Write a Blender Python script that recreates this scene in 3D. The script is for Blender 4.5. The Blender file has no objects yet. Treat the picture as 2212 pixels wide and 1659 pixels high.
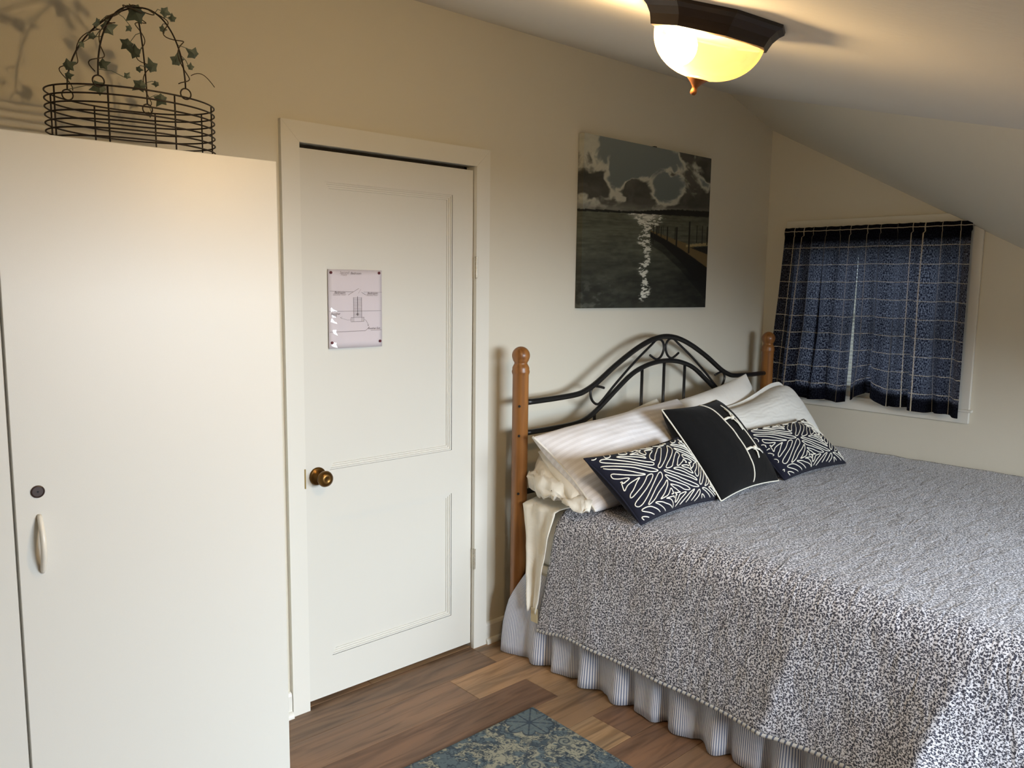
import bpy, bmesh, math, random
import numpy as np
from mathutils import Vector, Matrix
random.seed(7); rng = np.random.default_rng(11)
SC = bpy.context.scene
COL = SC.collection

# ------------------------------------------------------------------ camera
cam_d = bpy.data.cameras.new('camera'); cam = bpy.data.objects.new('camera', cam_d); COL.objects.link(cam)
cam_d.sensor_width = 36.0; cam_d.sensor_fit = 'HORIZONTAL'; cam_d.lens = 28.377
cam_d.clip_start = 0.02
RM = Matrix(((0.74066096, 0.07448736, -0.66773721), (-0.67175992, 0.10080608, -0.73387788), (0.01264734, 0.99211379, 0.12470075)))
cam.matrix_world = Matrix.Translation((0, 0, 1.55)) @ RM.to_4x4()
SC.camera = cam
# ------------------------------------------------------------------ world, daylight, exposure
w = bpy.data.worlds.new('overcast_sky'); SC.world = w; w.use_nodes = True
bg = w.node_tree.nodes['Background']; bg.inputs[1].default_value = 2.2
_tc = w.node_tree.nodes.new('ShaderNodeTexCoord'); _sp = w.node_tree.nodes.new('ShaderNodeSeparateXYZ'); _cr = w.node_tree.nodes.new('ShaderNodeValToRGB')
w.node_tree.links.new(_tc.outputs['Generated'], _sp.inputs[0]); w.node_tree.links.new(_sp.outputs[2], _cr.inputs[0]); w.node_tree.links.new(_cr.outputs[0], bg.inputs[0])
_cr.color_ramp.elements[0].position = 0.0; _cr.color_ramp.elements[0].color = (0.16, 0.17, 0.15, 1)      # ground below the horizon
_cr.color_ramp.elements[1].position = 0.03; _cr.color_ramp.elements[1].color = (0.80, 0.90, 1.0, 1)       # even overcast above it
SKY = 1080.0         # bright sky outside the front window
LAMP = 980.0        # bulb in the ceiling fixture
ld = bpy.data.lights.new('daylight', 'AREA'); ld.shape = 'RECTANGLE'; ld.size = 4.0; ld.size_y = 2.4
ld.energy = SKY; ld.color = (0.82, 0.91, 1.0)
lo = bpy.data.objects.new('daylight', ld); COL.objects.link(lo)
lo.location = (2.0, -4.0, 2.4); lo.rotation_euler = (math.radians(84), 0, 0)
SC.view_settings.view_transform = 'Standard'; SC.view_settings.look = 'None'
SC.view_settings.exposure = 0.0; SC.view_settings.gamma = 1.0
SC.view_settings.use_curve_mapping = False
SC.cycles.use_denoising = True
SC.cycles.max_bounces = 10; SC.cycles.diffuse_bounces = 6; SC.cycles.transparent_max_bounces = 16
SC.cycles.sample_clamp_indirect = 6.0

# ------------------------------------------------------------------ helpers
def s2l(c):
    c = np.asarray(c, float) / 255.0
    return np.where(c <= 0.04045, c / 12.92, ((c + 0.055) / 1.055) ** 2.4)
def L(r, g, b): return tuple(float(v) for v in s2l((r, g, b))) + (1.0,)

def worldloc(o):
    v = Vector((0, 0, 0))
    while o: v += o.location; o = o.parent
    return v
def finish(name, me, mats, parent=None, origin=None, smooth=False):
    off = worldloc(parent) if parent else Vector(origin or (0, 0, 0))
    if off.length > 0: me.transform(Matrix.Translation(-off))
    o = bpy.data.objects.new(name, me); COL.objects.link(o)
    for m in (mats if isinstance(mats, (list, tuple)) else [mats]): me.materials.append(m)
    if parent: o.parent = parent
    else: o.location = off
    if smooth: me.shade_smooth()
    return o
class B:
    """collects shapes in one bmesh"""
    def __init__(s): s.bm = bmesh.new(); s.mi = 0
    def box(s, x0, x1, y0, y1, z0, z1, bev=0.0, seg=1):
        r = bmesh.ops.create_cube(s.bm, size=1.0)
        for v in r['verts']:
            v.co = ((x0 + x1) / 2 + v.co.x * (x1 - x0), (y0 + y1) / 2 + v.co.y * (y1 - y0), (z0 + z1) / 2 + v.co.z * (z1 - z0))
        fs = {f for v in r['verts'] for f in v.link_faces}
        for f in fs: f.material_index = s.mi
        if bev > 0:
            es = list({e for v in r['verts'] for e in v.link_edges})
            bmesh.ops.bevel(s.bm, geom=es, offset=bev, segments=seg, affect='EDGES', profile=0.5, clamp_overlap=True)
        return s
    def face(s, pts):
        f = s.bm.faces.new([s.bm.verts.new(p) for p in pts]); f.material_index = s.mi; return f
    def prism(s, pts2, ax, a0, a1):
        """polygon pts2 in the plane across axis ax, swept from a0 to a1"""
        def P(p, a):
            if ax == 0: return (a, p[0], p[1])
            if ax == 1: return (p[0], a, p[1])
            return (p[0], p[1], a)
        A = [s.bm.verts.new(P(p, a0)) for p in pts2]; C = [s.bm.verts.new(P(p, a1)) for p in pts2]
        n = len(pts2); fs = [s.bm.faces.new(A), s.bm.faces.new(C[::-1])]
        for i in range(n): fs.append(s.bm.faces.new([A[i], C[i], C[(i + 1) % n], A[(i + 1) % n]]))
        for f in fs: f.material_index = s.mi
        return s
    def tube(s, pts, r, n=8, closed=False, flat=1.0, up=None):
        pts = [Vector(p) for p in pts]; m = len(pts)
        rr = r if hasattr(r, '__len__') else [r] * m
        rings = []; nrm = None
        for i in range(m):
            if closed: t = pts[(i + 1) % m] - pts[i - 1]
            else: t = pts[min(i + 1, m - 1)] - pts[max(i - 1, 0)]
            if t.length < 1e-9: t = Vector((0, 0, 1))
            t.normalize()
            if nrm is None:
                a = Vector(up) if up else (Vector((0, 0, 1)) if abs(t.z) < 0.9 else Vector((1, 0, 0)))
                nrm = (a - t * a.dot(t)).normalized()
            else:
                q = nrm - t * nrm.dot(t)
                if q.length > 1e-6: nrm = q.normalized()
            bi = t.cross(nrm)
            rings.append([s.bm.verts.new(pts[i] + (nrm * math.cos(2 * math.pi * k / n) * flat + bi * math.sin(2 * math.pi * k / n)) * rr[i]) for k in range(n)])
        for i in range(m if closed else m - 1):
            A, C = rings[i], rings[(i + 1) % m]
            for k in range(n):
                f = s.bm.faces.new([A[k], A[(k + 1) % n], C[(k + 1) % n], C[k]]); f.material_index = s.mi
        if not closed:
            for R_, fl in ((rings[0], True), (rings[-1], False)):
                f = s.bm.faces.new(R_[::-1] if fl else R_); f.material_index = s.mi
        return s
    def lathe(s, prof, n=32, M=None, wob=0.0, phase=0.0):
        M = M or Matrix.Identity(4); rings = []
        for r, z in prof:
            if r < 1e-6: rings.append([s.bm.verts.new(M @ Vector((0, 0, z)))])
            else: rings.append([s.bm.verts.new(M @ Vector(((r + (wob if k % 2 else -wob)) * math.cos(2 * math.pi * (k + phase) / n), (r + (wob if k % 2 else -wob)) * math.sin(2 * math.pi * (k + phase) / n), z))) for k in range(n)])
        for A, C in zip(rings, rings[1:]):
            for k in range(n):
                q = [A[k % len(A)], A[(k + 1) % len(A)], C[(k + 1) % len(C)], C[k % len(C)]]
                u = []
                for v in q:
                    if v not in u: u.append(v)
                if len(u) > 2:
                    f = s.bm.faces.new(u); f.material_index = s.mi
        for R_ in (rings[0], rings[-1]):
            if len(R_) > 2:
                f = s.bm.faces.new(R_); f.material_index = s.mi
        return s
    def ball(s, c, r, u=16, v=10, sc=(1, 1, 1)):
        rr = bmesh.ops.create_uvsphere(s.bm, u_segments=u, v_segments=v, radius=r)
        for q in rr['verts']: q.co = Vector((q.co.x * sc[0], q.co.y * sc[1], q.co.z * sc[2])) + Vector(c)
        for f in {f for q in rr['verts'] for f in q.link_faces}: f.material_index = s.mi
        return s
    def build(s, name, mats, parent=None, origin=None, smooth=False, fix=True):
        if fix: bmesh.ops.recalc_face_normals(s.bm, faces=s.bm.faces[:])
        me = bpy.data.meshes.new(name); s.bm.to_mesh(me); s.bm.free()
        return finish(name, me, mats, parent, origin, smooth)
def grid_obj(name, P, mats, parent=None, origin=None, uv=None, col=None, smooth=True, closed_u=False):
    """P: (nu, nv, 3) array; uv: (nu, nv, 2); col: (nu, nv, 3) linear"""
    nu, nv = P.shape[:2]
    idx = np.arange(nu * nv).reshape(nu, nv)
    a, b, c, d = idx[:-1, :-1].ravel(), idx[1:, :-1].ravel(), idx[1:, 1:].ravel(), idx[:-1, 1:].ravel()
    F = np.stack([a, b, c, d], 1)
    return raw_obj(name, P.reshape(-1, 3), F, mats, parent, origin, None if uv is None else uv.reshape(-1, 2), None if col is None else col.reshape(-1, 3), smooth)
def raw_obj(name, V, F, mats, parent=None, origin=None, uv=None, col=None, smooth=True):
    me = bpy.data.meshes.new(name)
    V = np.asarray(V, np.float32); F = np.asarray(F, np.int32)
    me.vertices.add(len(V)); me.vertices.foreach_set('co', V.ravel())
    me.loops.add(F.size); me.loops.foreach_set('vertex_index', F.ravel())
    me.polygons.add(len(F)); me.polygons.foreach_set('loop_start', np.arange(0, F.size, F.shape[1], dtype=np.int32))
    me.update(calc_edges=True); me.validate()
    if uv is not None:
        l = me.uv_layers.new(name='UVMap'); l.data.foreach_set('uv', np.asarray(uv, np.float32)[F.ravel()].ravel())
    if col is not None:
        a = me.color_attributes.new('Col', 'FLOAT_COLOR', 'POINT')
        a.data.foreach_set('color', np.concatenate([col, np.ones((len(col), 1))], 1).astype(np.float32).ravel())
    return finish(name, me, mats, parent, origin, smooth)
def empty(name, loc):
    o = bpy.data.objects.new(name, None); COL.objects.link(o); o.location = loc; o.empty_display_size = 0.1; return o
def tag(o, label=None, cat=None, group=None, kind=None):
    if label: o['label'] = label
    if cat: o['category'] = cat
    if group: o['group'] = group
    if kind: o['kind'] = kind
    return o
def struct(o): o['kind'] = 'structure'; return o

def value_noise(x, y, seed=0):
    xi = np.floor(x).astype(np.int64); yi = np.floor(y).astype(np.int64); xf = x - xi; yf = y - yi
    def h(a, b):
        n = (a * 374761393 + b * 668265263 + seed * 1442695041) & 0x7fffffff
        n = ((n ^ (n >> 13)) * 1274126177) & 0x7fffffff
        return ((n ^ (n >> 16)) & 0xffff) / 65535.0
    u = xf * xf * (3 - 2 * xf); v = yf * yf * (3 - 2 * yf)
    return (h(xi, yi) * (1 - u) + h(xi + 1, yi) * u) * (1 - v) + (h(xi, yi + 1) * (1 - u) + h(xi + 1, yi + 1) * u) * v
def fbm(x, y, oct=5, seed=0, gain=0.5):
    x = np.asarray(x, float); y = np.asarray(y, float); s = 0; a = 1; t = 0
    for i in range(oct):
        s = s + a * value_noise(x * 2 ** i + 17.3 * i, y * 2 ** i + 9.1 * i, seed + i); t += a; a *= gain
    return s / t
def sst(e0, e1, x):
    t = np.clip((x - e0) / (e1 - e0), 0, 1); return t * t * (3 - 2 * t)

# ------------------------------------------------------------------ materials
def newmat(name):
    m = bpy.data.materials.new(name); m.use_nodes = True
    nt = m.node_tree; return m, nt, nt.nodes['Principled BSDF'], nt.nodes['Material Output']
def N(nt, typ, **kw):
    n = nt.nodes.new(typ)
    for k, v in kw.items():
        if k.startswith('i_'): n.inputs[int(k[2:])].default_value = v
        else: setattr(n, k, v)
    return n
def simple(name, col, rough=0.5, metal=0.0, var=0.04, vscale=6.0, bump=0.0, bscale=200.0, spec=0.5, coat=0.0, sheen=0.0):
    """principled with a little procedural mottling of colour and relief"""
    m, nt, p, out = newmat(name)
    tc = N(nt, 'ShaderNodeTexCoord'); nz = N(nt, 'ShaderNodeTexNoise'); nz.inputs['Scale'].default_value = vscale; nz.inputs['Detail'].default_value = 4
    nt.links.new(tc.outputs['Object'], nz.inputs['Vector'])
    mx = N(nt, 'ShaderNodeMix', data_type='RGBA')
    mx.inputs[6].default_value = tuple(max(0, c * (1 - var)) for c in col[:3]) + (1,); mx.inputs[7].default_value = tuple(min(1, c * (1 + var)) for c in col[:3]) + (1,)
    nt.links.new(nz.outputs['Fac'], mx.inputs[0]); nt.links.new(mx.outputs[2], p.inputs['Base Color'])
    p.inputs['Roughness'].default_value = rough; p.inputs['Metallic'].default_value = metal
    p.inputs['Specular IOR Level'].default_value = spec; p.inputs['Coat Weight'].default_value = coat
    if sheen: p.inputs['Sheen Weight'].default_value = sheen
    if bump > 0:
        n2 = N(nt, 'ShaderNodeTexNoise'); n2.inputs['Scale'].default_value = bscale; n2.inputs['Detail'].default_value = 3
        nt.links.new(tc.outputs['Object'], n2.inputs['Vector'])
        bp = N(nt, 'ShaderNodeBump'); bp.inputs['Strength'].default_value = bump; bp.inputs['Distance'].default_value = 0.002
        nt.links.new(n2.outputs['Fac'], bp.inputs['Height']); nt.links.new(bp.outputs['Normal'], p.inputs['Normal'])
    return m
M_wall = simple('wall_paint', L(214, 209, 194), 0.75, var=0.015, vscale=1.5, bump=0.15, bscale=350)
M_ceil = simple('ceiling_paint', L(218, 214, 205), 0.8, var=0.03, vscale=2.0, bump=0.25, bscale=60)
M_trim = simple('trim_paint', L(222, 220, 211), 0.4, var=0.01, vscale=3, bump=0.05, bscale=90)
M_door = simple('door_paint', L(215, 213, 204), 0.42, var=0.012, vscale=2, bump=0.06, bscale=60)
M_ward = simple('wardrobe_laminate', L(216, 214, 206), 0.38, var=0.008, vscale=2, bump=0.06, bscale=500)
M_dark = simple('dark_gap', L(40, 34, 28), 0.9)
M_brass = simple('aged_brass', L(112, 82, 42), 0.32, metal=0.9, var=0.25, vscale=40)
M_brassp = simple('plated_brass', L(170, 145, 90), 0.35, metal=0.8, var=0.1)
M_nickel = simple('worn_hinge_metal', L(190, 182, 165), 0.4, metal=0.6, var=0.2, vscale=80)
M_wire = simple('dark_wire', L(58, 52, 48), 0.5, metal=0.6, var=0.1)
M_leaf = simple('ivy_metal_leaf', L(92, 104, 94), 0.55, metal=0.2, var=0.35, vscale=60)
M_vine = simple('vine_wire', L(70, 60, 48), 0.55, metal=0.4, var=0.15)
M_iron = simple('black_iron', L(20, 20, 21), 0.38, var=0.1, spec=0.5)
M_bolt = simple('black_bolt', L(22, 20, 18), 0.5)
M_bronze = simple('bronze_pan', L(50, 40, 33), 0.45, metal=0.25, var=0.15)
M_inner = simple('pan_lining', L(28, 20, 14), 0.7)
M_copper = simple('copper_finial', L(150, 95, 55), 0.35, metal=0.7, var=0.15, vscale=50)
M_paper = simple('paper', L(212, 206, 208), 0.7, var=0.01)
M_ink = simple('ink', L(70, 52, 52), 0.8)
M_inkp = simple('pencil', L(150, 138, 136), 0.8)
M_pin = simple('dark_red_pin', L(88, 14, 30), 0.3)
M_blackplastic = simple('dark_lock', L(62, 48, 44), 0.35, var=0.05)
M_handle = simple('white_plastic', L(232, 226, 212), 0.25, var=0.01)
M_mattress = simple('mattress_ticking', L(225, 222, 212), 0.9, var=0.02, bump=0.2, bscale=120)

def wood_mat():
    m, nt, p, out = newmat('honey_oak')
    tc = N(nt, 'ShaderNodeTexCoord'); mp = N(nt, 'ShaderNodeMapping'); mp.inputs['Scale'].default_value = (34, 34, 2.2)
    nz = N(nt, 'ShaderNodeTexNoise'); nz.inputs['Scale'].default_value = 1.0; nz.inputs['Detail'].default_value = 6; nz.inputs['Distortion'].default_value = 0.6
    cr = N(nt, 'ShaderNodeValToRGB'); e = cr.color_ramp.elements
    e[0].position = 0.3; e[0].color = L(112, 68, 28); e[1].position = 0.7; e[1].color = L(164, 110, 55)
    nt.links.new(tc.outputs['Object'], mp.inputs['Vector']); nt.links.new(mp.outputs['Vector'], nz.inputs['Vector'])
    nt.links.new(nz.outputs['Fac'], cr.inputs['Fac']); nt.links.new(cr.outputs['Color'], p.inputs['Base Color'])
    p.inputs['Roughness'].default_value = 0.38; p.inputs['Coat Weight'].default_value = 0.25; p.inputs['Coat Roughness'].default_value = 0.25
    return m
M_oak = wood_mat()
def plank_mat():
    m, nt, p, out = newmat('vinyl_plank')
    tc = N(nt, 'ShaderNodeTexCoord'); oi = N(nt, 'ShaderNodeObjectInfo')
    mul = N(nt, 'ShaderNodeMath', operation='MULTIPLY'); mul.inputs[1].default_value = 53.0
    nt.links.new(oi.outputs['Random'], mul.inputs[0])
    cmb = N(nt, 'ShaderNodeCombineXYZ')
    for k in range(3): nt.links.new(mul.outputs[0], cmb.inputs[k])
    add = N(nt, 'ShaderNodeVectorMath', operation='ADD')
    nt.links.new(tc.outputs['Object'], add.inputs[0]); nt.links.new(cmb.outputs[0], add.inputs[1])
    def streak(sx, sy, det, dist):
        mp = N(nt, 'ShaderNodeMapping'); mp.inputs['Scale'].default_value = (sx, sy, 1)
        nz = N(nt, 'ShaderNodeTexNoise'); nz.inputs['Scale'].default_value = 1.0; nz.inputs['Detail'].default_value = det; nz.inputs['Distortion'].default_value = dist
        nt.links.new(add.outputs[0], mp.inputs['Vector']); nt.links.new(mp.outputs['Vector'], nz.inputs['Vector']); return nz
    a = streak(2.2, 22, 7, 1.6); b = streak(1.3, 9, 3, 0.8); g = streak(9, 160, 3, 0.2)
    r1 = N(nt, 'ShaderNodeValToRGB'); e = r1.color_ramp.elements
    e[0].position = 0.30; e[0].color = (0.42, 0.40, 0.38, 1); e[1].position = 0.56; e[1].color = (1, 1, 1, 1)
    r2 = N(nt, 'ShaderNodeValToRGB'); e = r2.color_ramp.elements
    e[0].position = 0.35; e[0].color = (0.78, 0.80, 0.83, 1); e[1].position = 0.68; e[1].color = (1.18, 1.10, 1.0, 1)
    nt.links.new(a.outputs['Fac'], r1.inputs['Fac']); nt.links.new(b.outputs['Fac'], r2.inputs['Fac'])
    m1 = N(nt, 'ShaderNodeMix', data_type='RGBA', blend_type='MULTIPLY'); m1.inputs[0].default_value = 0.85
    nt.links.new(oi.outputs['Color'], m1.inputs[6]); nt.links.new(r1.outputs['Color'], m1.inputs[7])
    m2 = N(nt, 'ShaderNodeMix', data_type='RGBA', blend_type='MULTIPLY'); m2.inputs[0].default_value = 1.0
    nt.links.new(m1.outputs[2], m2.inputs[6]); nt.links.new(r2.outputs['Color'], m2.inputs[7])
    nt.links.new(m2.outputs[2], p.inputs['Base Color'])
    p.inputs['Roughness'].default_value = 0.48; p.inputs['Specular IOR Level'].default_value = 0.35
    bp = N(nt, 'ShaderNodeBump'); bp.inputs['Strength'].default_value = 0.12; bp.inputs['Distance'].default_value = 0.001
    nt.links.new(g.outputs['Fac'], bp.inputs['Height']); nt.links.new(bp.outputs['Normal'], p.inputs['Normal'])
    return m
M_plank = plank_mat()
def attr_mat(name, rough=0.7, bump=0.0, bscale=900, spec=0.3):
    m, nt, p, out = newmat(name)
    a = N(nt, 'ShaderNodeAttribute', attribute_name='Col'); nt.links.new(a.outputs['Color'], p.inputs['Base Color'])
    p.inputs['Roughness'].default_value = rough; p.inputs['Specular IOR Level'].default_value = spec
    if bump:
        tc = N(nt, 'ShaderNodeTexCoord'); n2 = N(nt, 'ShaderNodeTexNoise'); n2.inputs['Scale'].default_value = bscale
        nt.links.new(tc.outputs['Object'], n2.inputs['Vector'])
        bp = N(nt, 'ShaderNodeBump'); bp.inputs['Strength'].default_value = bump; bp.inputs['Distance'].default_value = 0.002
        nt.links.new(n2.outputs['Fac'], bp.inputs['Height']); nt.links.new(bp.outputs['Normal'], p.inputs['Normal'])
    return m
M_print = attr_mat('canvas_print', 0.6, 0.15, 1200)
M_rug = attr_mat('rug_pile', 0.95, 0.6, 700, 0.1)

def cloth(name, col, var=0.05, bump=0.25, bscale=500, wr=0.25, wscale=14, sheen=0.15, rough=0.9, stripe=None, damask=False):
    m, nt, p, out = newmat(name)
    tc = N(nt, 'ShaderNodeTexCoord'); nz = N(nt, 'ShaderNodeTexNoise'); nz.inputs['Scale'].default_value = 9
    nt.links.new(tc.outputs['Object'], nz.inputs['Vector'])
    mx = N(nt, 'ShaderNodeMix', data_type='RGBA'); mx.inputs[6].default_value = tuple(c * (1 - var) for c in col[:3]) + (1,); mx.inputs[7].default_value = tuple(min(1, c * (1 + var)) for c in col[:3]) + (1,)
    nt.links.new(nz.outputs['Fac'], mx.inputs[0]); last = mx.outputs[2]
    n2 = N(nt, 'ShaderNodeTexNoise'); n2.inputs['Scale'].default_value = bscale; nt.links.new(tc.outputs['Object'], n2.inputs['Vector'])
    n3 = N(nt, 'ShaderNodeTexNoise'); n3.inputs['Scale'].default_value = wscale; n3.inputs['Detail'].default_value = 5; n3.inputs['Distortion'].default_value = 1.2
    nt.links.new(tc.outputs['Object'], n3.inputs['Vector'])
    b1 = N(nt, 'ShaderNodeBump'); b1.inputs['Strength'].default_value = bump; b1.inputs['Distance'].default_value = 0.001
    nt.links.new(n2.outputs['Fac'], b1.inputs['Height'])
    b2 = N(nt, 'ShaderNodeBump'); b2.inputs['Strength'].default_value = wr; b2.inputs['Distance'].default_value = 0.02
    nt.links.new(n3.outputs['Fac'], b2.inputs['Height']); nt.links.new(b1.outputs['Normal'], b2.inputs['Normal'])
    nrm = b2
    uvn = N(nt, 'ShaderNodeUVMap', uv_map='UVMap')
    if stripe:            # (period, width fraction, colour, axis)
        sp = N(nt, 'ShaderNodeSeparateXYZ'); nt.links.new(uvn.outputs[0], sp.inputs[0])
        dv = N(nt, 'ShaderNodeMath', operation='DIVIDE'); dv.inputs[1].default_value = stripe[0]; nt.links.new(sp.outputs[stripe[3]], dv.inputs[0])
        fr = N(nt, 'ShaderNodeMath', operation='FRACT'); nt.links.new(dv.outputs[0], fr.inputs[0])
        lt = N(nt, 'ShaderNodeMath', operation='LESS_THAN'); lt.inputs[1].default_value = stripe[1]; nt.links.new(fr.outputs[0], lt.inputs[0])
        m2 = N(nt, 'ShaderNodeMix', data_type='RGBA'); m2.inputs[7].default_value = stripe[2]
        nt.links.new(lt.outputs[0], m2.inputs[0]); nt.links.new(last, m2.inputs[6]); last = m2.outputs[2]
    if damask:
        wv = N(nt, 'ShaderNodeTexWave', wave_type='RINGS'); wv.inputs['Scale'].default_value = 9; wv.inputs['Distortion'].default_value = 9; wv.inputs['Detail'].default_value = 1.5; wv.inputs['Detail Scale'].default_value = 1.2
        nt.links.new(uvn.outputs[0], wv.inputs['Vector'])
        b3 = N(nt, 'ShaderNodeBump'); b3.inputs['Strength'].default_value = 0.22; b3.inputs['Distance'].default_value = 0.004
        nt.links.new(wv.outputs['Fac'], b3.inputs['Height']); nt.links.new(nrm.outputs['Normal'], b3.inputs['Normal']); nrm = b3
    nt.links.new(last, p.inputs['Base Color']); nt.links.new(nrm.outputs['Normal'], p.inputs['Normal'])
    p.inputs['Roughness'].default_value = rough; p.inputs['Specular IOR Level'].default_value = 0.2; p.inputs['Sheen Weight'].default_value = sheen
    return m
M_white = cloth('white_cotton', L(244, 242, 244), wr=0.3, wscale=10, stripe=(0.032, 0.5, L(234, 231, 232), 1))
M_plain = cloth('plain_white_cotton', L(238, 235, 228), wr=0.3, wscale=9)
M_cream = cloth('cream_cotton', L(234, 229, 216), wr=0.35, wscale=9)
M_sham = cloth('quilted_white', L(236, 235, 229), wr=0.1, damask=True)
M_navy = cloth('navy_canvas', L(26, 27, 40), wr=0.1, sheen=0.05)
M_black = cloth('black_canvas', L(14, 14, 15), wr=0.15, sheen=0.05, bump=0.4)
M_cord = cloth('ivory_cord', L(238, 234, 220), wr=0.0, bump=0.1)
M_pipe = cloth('ivory_piping', L(232, 228, 214), wr=0.0, bump=0.1)
M_skirt = cloth('ticking_stripe', L(222, 222, 226), wr=0.1, stripe=(0.0085, 0.40, L(112, 124, 152), 0))
M_bind = cloth('binding_stripe', L(205, 204, 200), wr=0.0, stripe=(0.019, 0.32, L(96, 102, 120), 0))
M_tagcloth = cloth('beige_tag', L(200, 186, 150), wr=0.1)

def quilt_mat():
    m, nt, p, out = newmat('speckled_quilt')
    uvn = N(nt, 'ShaderNodeUVMap', uv_map='UVMap')
    nz = N(nt, 'ShaderNodeTexNoise', noise_dimensions='2D'); nz.inputs['Scale'].default_value = 185; nz.inputs['Detail'].default_value = 2
    nt.links.new(uvn.outputs[0], nz.inputs['Vector'])
    sb = N(nt, 'ShaderNodeVectorMath', operation='SUBTRACT'); sb.inputs[1].default_value = (0.5, 0.5, 0.5); nt.links.new(nz.outputs['Color'], sb.inputs[0])
    sc_ = N(nt, 'ShaderNodeVectorMath', operation='SCALE'); sc_.inputs['Scale'].default_value = 0.011; nt.links.new(sb.outputs[0], sc_.inputs[0])
    ad = N(nt, 'ShaderNodeVectorMath', operation='ADD'); nt.links.new(uvn.outputs[0], ad.inputs[0]); nt.links.new(sc_.outputs[0], ad.inputs[1])
    vo = N(nt, 'ShaderNodeTexVoronoi', voronoi_dimensions='2D', feature='F1'); vo.inputs['Scale'].default_value = 182; nt.links.new(ad.outputs[0], vo.inputs['Vector'])
    cr = N(nt, 'ShaderNodeValToRGB'); e = cr.color_ramp.elements
    e[0].position = 0.38; e[0].color = L(60, 61, 75); e[1].position = 0.49; e[1].color = L(224, 225, 234)
    nt.links.new(vo.outputs['Distance'], cr.inputs['Fac']); nt.links.new(cr.outputs['Color'], p.inputs['Base Color'])
    n3 = N(nt, 'ShaderNodeTexNoise', noise_dimensions='2D'); n3.inputs['Scale'].default_value = 14; n3.inputs['Detail'].default_value = 3; n3.inputs['Distortion'].default_value = 0.5
    mp = N(nt, 'ShaderNodeMapping'); mp.inputs['Rotation'].default_value = (0, 0, 0.7); mp.inputs['Scale'].default_value = (0.7, 2.0, 1)
    nt.links.new(uvn.outputs[0], mp.inputs['Vector']); nt.links.new(mp.outputs['Vector'], n3.inputs['Vector'])
    b2 = N(nt, 'ShaderNodeBump'); b2.inputs['Strength'].default_value = 0.5; b2.inputs['Distance'].default_value = 0.010
    nt.links.new(n3.outputs['Fac'], b2.inputs['Height']); nt.links.new(b2.outputs['Normal'], p.inputs['Normal'])
    p.inputs['Roughness'].default_value = 0.85; p.inputs['Specular IOR Level'].default_value = 0.25; p.inputs['Sheen Weight'].default_value = 0.2
    return m
M_quilt = quilt_mat()

def curtain_mat():
    m, nt, p, out = newmat('navy_plaid_curtain')
    uvn = N(nt, 'ShaderNodeUVMap', uv_map='UVMap'); sp = N(nt, 'ShaderNodeSeparateXYZ'); nt.links.new(uvn.outputs[0], sp.inputs[0])
    ln = []
    for ax in (0, 1):
        dv = N(nt, 'ShaderNodeMath', operation='DIVIDE'); dv.inputs[1].default_value = 0.093; nt.links.new(sp.outputs[ax], dv.inputs[0])
        fr = N(nt, 'ShaderNodeMath', operation='FRACT'); nt.links.new(dv.outputs[0], fr.inputs[0])
        lt = N(nt, 'ShaderNodeMath', operation='LESS_THAN'); lt.inputs[1].default_value = 0.042; nt.links.new(fr.outputs[0], lt.inputs[0]); ln.append(lt)
    mxm = N(nt, 'ShaderNodeMath', operation='MAXIMUM'); nt.links.new(ln[0].outputs[0], mxm.inputs[0]); nt.links.new(ln[1].outputs[0], mxm.inputs[1])
    mp = N(nt, 'ShaderNodeMapping'); mp.inputs['Scale'].default_value = (330, 105, 1); nt.links.new(uvn.outputs[0], mp.inputs['Vector'])
    nz = N(nt, 'ShaderNodeTexNoise', noise_dimensions='2D'); nz.inputs['Scale'].default_value = 1.0; nz.inputs['Detail'].default_value = 2; nt.links.new(mp.outputs['Vector'], nz.inputs['Vector'])
    cr = N(nt, 'ShaderNodeValToRGB'); e = cr.color_ramp.elements; e[0].position = 0.38; e[0].color = (0.02, 0.02, 0.02, 1); e[1].position = 0.76; e[1].color = (1, 1, 1, 1)
    nt.links.new(nz.outputs['Fac'], cr.inputs['Fac'])
    # cloth: dark weave reflects little, thin places let daylight through; hems (v near the ends) are double and let none through
    cd = N(nt, 'ShaderNodeMix', data_type='RGBA'); cd.inputs[6].default_value = L(11, 11, 18); cd.inputs[7].default_value = L(168, 158, 138); nt.links.new(mxm.outputs[0], cd.inputs[0])
    dif = N(nt, 'ShaderNodeBsdfDiffuse'); nt.links.new(cd.outputs[2], dif.inputs['Color'])
    tcx = N(nt, 'ShaderNodeMix', data_type='RGBA'); tcx.inputs[6].default_value = (0.007, 0.007, 0.022, 1); tcx.inputs[7].default_value = (0.35, 0.38, 0.50, 1); nt.links.new(cr.outputs['Color'], tcx.inputs[0])
    hem = N(nt, 'ShaderNodeAttribute', attribute_name='Col')
    tm = N(nt, 'ShaderNodeMix', data_type='RGBA', blend_type='MULTIPLY'); tm.inputs[0].default_value = 1; nt.links.new(tcx.outputs[2], tm.inputs[6]); nt.links.new(hem.outputs['Color'], tm.inputs[7])
    tr = N(nt, 'ShaderNodeBsdfTranslucent'); nt.links.new(tm.outputs[2], tr.inputs['Color'])
    ad = N(nt, 'ShaderNodeAddShader'); nt.links.new(dif.outputs[0], ad.inputs[0]); nt.links.new(tr.outputs[0], ad.inputs[1])
    nt.links.new(ad.outputs[0], out.inputs['Surface']); nt.nodes.remove(p)
    return m
M_curtain = curtain_mat()
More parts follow.
